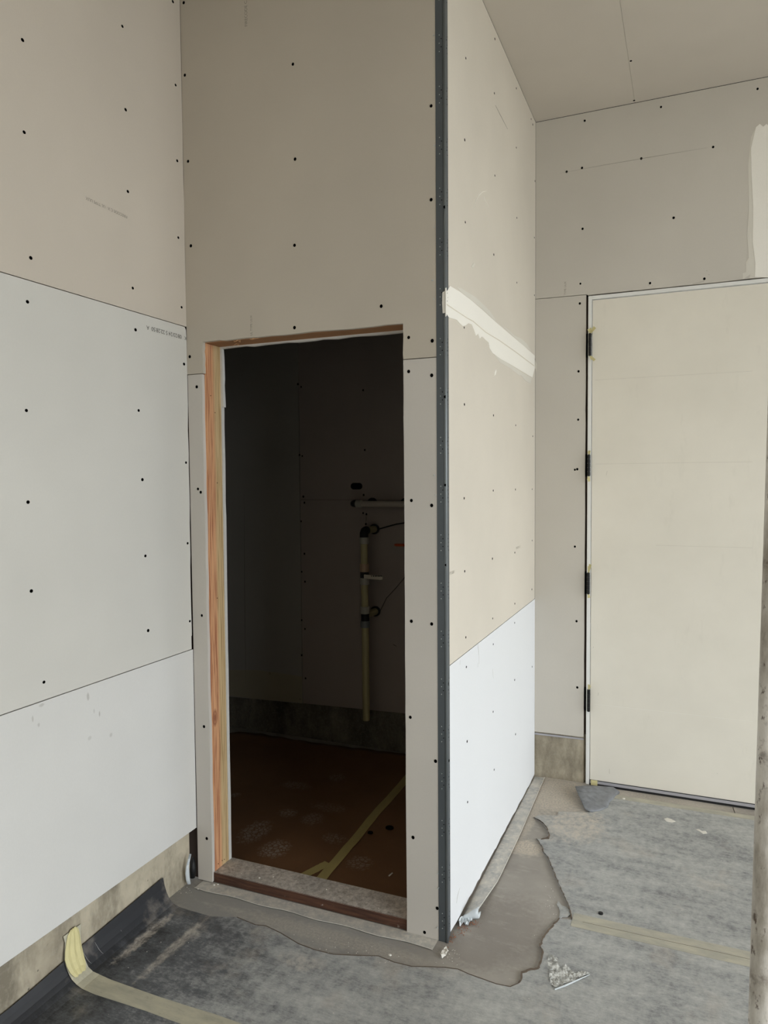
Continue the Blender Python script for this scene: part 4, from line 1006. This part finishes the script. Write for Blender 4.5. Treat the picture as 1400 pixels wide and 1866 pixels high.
# riser pipe with valve
PY = 1.35
def pz(py): return at(665, py, 1, PY).z
def px_(px, py): return at(px, py, 1, PY).x
riser = empty('riser_pipe', (px_(668, 1312), PY, pz(1312))); tag(riser, 'cream plastic riser pipe with couplings and a lever valve on the dark back wall', 'pipe')
xt, xb = px_(663.5, 975), px_(668, 1312)
def seg_(name, y0, y1, r, mat, parent=riser, s=18):
    z0, z1 = pz(y0), pz(y1); f = lambda z: xt + (xb - xt) * (pz(975) - z) / (pz(975) - pz(1312))
    bm = bmesh.new(); e = min(.002, abs(z0 - z1) * .2)
    tube(bm, [(f(z0), PY, z0), (f(z0), PY, z0 - e), (f(z1), PY, z1 + e), (f(z1), PY, z1)], [r - .0015, r, r, r - .0015], s); return solid(name, bm, mat, parent, smooth=False)
seg_('pipe_section', 988, 1028, .0195, M['pvc']); seg_('coupling', 979, 991, .0255, M['coupling']); seg_('coupling', 1027, 1042, .0250, M['coupling_t'])
seg_('coupling', 1053, 1065, .0250, M['coupling']); seg_('pipe_section', 1062, 1108, .0195, M['pvc']); seg_('coupling', 1105, 1118, .0255, M['coupling'])
seg_('coupling', 1131, 1143, .0255, M['coupling_b']); seg_('pipe_section', 1142, 1312, .0200, M['pvc'])
vb = seg_('valve_body', 1041, 1054, .0235, M['rubber'])
bm = bmesh.new(); vx = (xt * .8 + xb * .2); vz = pz(1047.5); tube(bm, [(vx, PY - .02, vz), (vx, PY - .036, vz)], [.012, .010], 14)
solid('valve_stem', bm, M['wire'], vb)
bm = bmesh.new(); hx0, hx1 = px_(668, 1049), px_(702, 1050)
rows = []
for t in [0, .1, .3, .5, .7, .85, .95, 1.0]:
    x = hx0 + (hx1 - hx0) * t; h = .0105 * (1 if t < .9 else (.85 if t < .97 else .5)); z = pz(1049) - .004 * t
    rows.append([bm.verts.new((x, PY - .034, z + h)), bm.verts.new((x, PY - .034, z - h)), bm.verts.new((x, PY - .028, z - h)), bm.verts.new((x, PY - .028, z + h))])
for a, b_ in zip(rows, rows[1:]):
    for k in range(4): bm.faces.new((a[k], a[(k + 1) % 4], b_[(k + 1) % 4], b_[k]))
bm.faces.new(rows[0]); bm.faces.new(rows[-1]); vh = solid('valve_handle', bm, M['handle'], riser)
bm = bmesh.new()
for k, (x, l) in enumerate(((676, .004), (679.5, .006), (683, .007), (686, .005), (689, .008), (693, .006))):
    q = at(x + .5, 1049.5, 1, PY - .0345); box(bm, (q.x, PY - .0352, q.z - .0035), (q.x + l, PY - .034, q.z + .0018))
solid('handle_marking', bm, M['hole'], vh)
bm = bmesh.new(); z0 = pz(981); zc_ = pz(971); tube(bm, [(xt, PY, z0 - .004), (xt, PY, z0 + .006), (xt, PY + .002, zc_ - .002), (xt, PY + .010, zc_ + .008), (xt, PY + .024, zc_ + .011), (xt, PY + .034, zc_ + .011)], .0235, 16); solid('elbow', bm, M['rubber'], riser, smooth=True)
ztop = zc_ + .011
bm = bmesh.new(); tube(bm, [(xt, PY + .03, ztop), (xt, KY - .003, ztop)], .0200, 16); solid('wall_stub', bm, M['pvc'], riser)
bm = bmesh.new(); tube(bm, [(xt, KY - .014, ztop), (xt, KY - .001, ztop)], .029, 20); solid('wall_collar', bm, M['rubber'], riser)
seg_('tee', 1116, 1133, .0225, M['rubber'])
zt_ = pz(1122); xm = xt + (xb - xt) * .43
bm = bmesh.new(); tube(bm, [(xm, PY + .01, zt_), (xm, KY - .003, zt_)], .0200, 16); solid('wall_stub', bm, M['pvc'], riser)
bm = bmesh.new(); tube(bm, [(xm, KY - .014, zt_), (xm, KY - .001, zt_)], .029, 20); solid('wall_collar', bm, M['rubber'], riser)
# horizontal pipe
HY = 1.42
hp = empty('horizontal_pipe', tuple(at(650, 918, 1, HY))); tag(hp, 'white plastic pipe running level to the right above the riser pipe', 'pipe')
za = at(660, 918, 1, HY).z; xa = at(653, 918, 1, HY).x
bm = bmesh.new(); tube(bm, [(xa, HY, za), (WX - .122, HY, za)], .0165, 18); solid('pipe_section', bm, M['pvc_w'], hp)
bm = bmesh.new(); tube(bm, [(xa - .012, HY, za), (xa + .022, HY, za)], .0205, 18); solid('coupling', bm, M['coupling'], hp)
bm = bmesh.new(); tube(bm, [(xa - .008, HY, za), (xa - .026, HY + .004, za), (xa - .036, HY + .018, za), (xa - .038, HY + .04, za), (xa - .038, KY - .001, za)], .0195, 16); solid('elbow', bm, M['rubber'], hp, smooth=True)
for x in (676, 737):
    q = at(x, 912, 1, KY - .03); bm = bmesh.new(); tube(bm, [(q.x, KY - .001, za + .006), (q.x, KY - .018, za + .006)], .026, 16); solid('pipe_clip', bm, M['rubber'], hp)
# wires
def wire(pts, label, r=.003):
    bm = bmesh.new(); tube(bm, pts, r, 7); return tag(solid('cable', bm, M['wire'], smooth=True), label, 'cable')
a = Vector((xt + .0315, KY - .010, ztop + .002)); b_ = at(737, 953, 1, KY - .03)
wire([a, a + (b_ - a) * .35 + Vector((0, 0, .002)), a + (b_ - a) * .7 + Vector((0, 0, .004)), b_, b_ + (b_ - a) * 2.3], 'dark cable rising gently right from the top collar of the riser pipe', .0035)
a = Vector((xm + .031, KY - .010, zt_ + .005)); b_ = at(738, 1052, 1, KY - .02)
wire([a, a + (b_ - a) * .3 + Vector((-.006, 0, .016)), a + (b_ - a) * .65 + Vector((-.002, 0, .006)), b_, b_ + (b_ - a) * 1.2], 'thin dark cable climbing steeply right from the lower collar of the riser pipe', .0016)
a = at(719, 993, 1, KY - .012); bm = bmesh.new(); tube(bm, [a, a + Vector((.01, 0, 0)), a + Vector((.25, 0, .004))], [.004, .0075, .0075], 10)
tag(solid('orange_tubing', bm, M['orange']), 'stub of orange tubing against the dark back wall beside the doorway edge', 'tubing')

# ------------------------------------------------------------------ weathered steel post at the right
dpt = 1.45; PR = .022
def pt(px, py): return CAM + (FW + RT * ((px - 700) / FPX) - UP * ((py - 933) / FPX)) * dpt
rp = PR * FPX / dpt
P1, P2 = pt(1366 + rp, 1866), pt(1400 + rp, 800); d = (P1 - P2).normalized()
bot = P1 + d * (P1.z / -d.z); top = P2 - d * ((CZ - P2.z) / -d.z)
bm = bmesh.new(); tube(bm, [bot + (top - bot) * (i / 30) for i in range(31)], PR, 28)
po = empty('steel_post', tuple(bot)); tag(po, 'weathered round steel post with brown rust spots at the right edge', 'post')
solid('shaft', bm, M['post'], po, smooth=True)
bm = bmesh.new(); box(bm, (bot.x - .09, bot.y - .09, .003), (bot.x + .09, bot.y + .09, .012), .001); solid('base_plate', bm, M['post'], po)
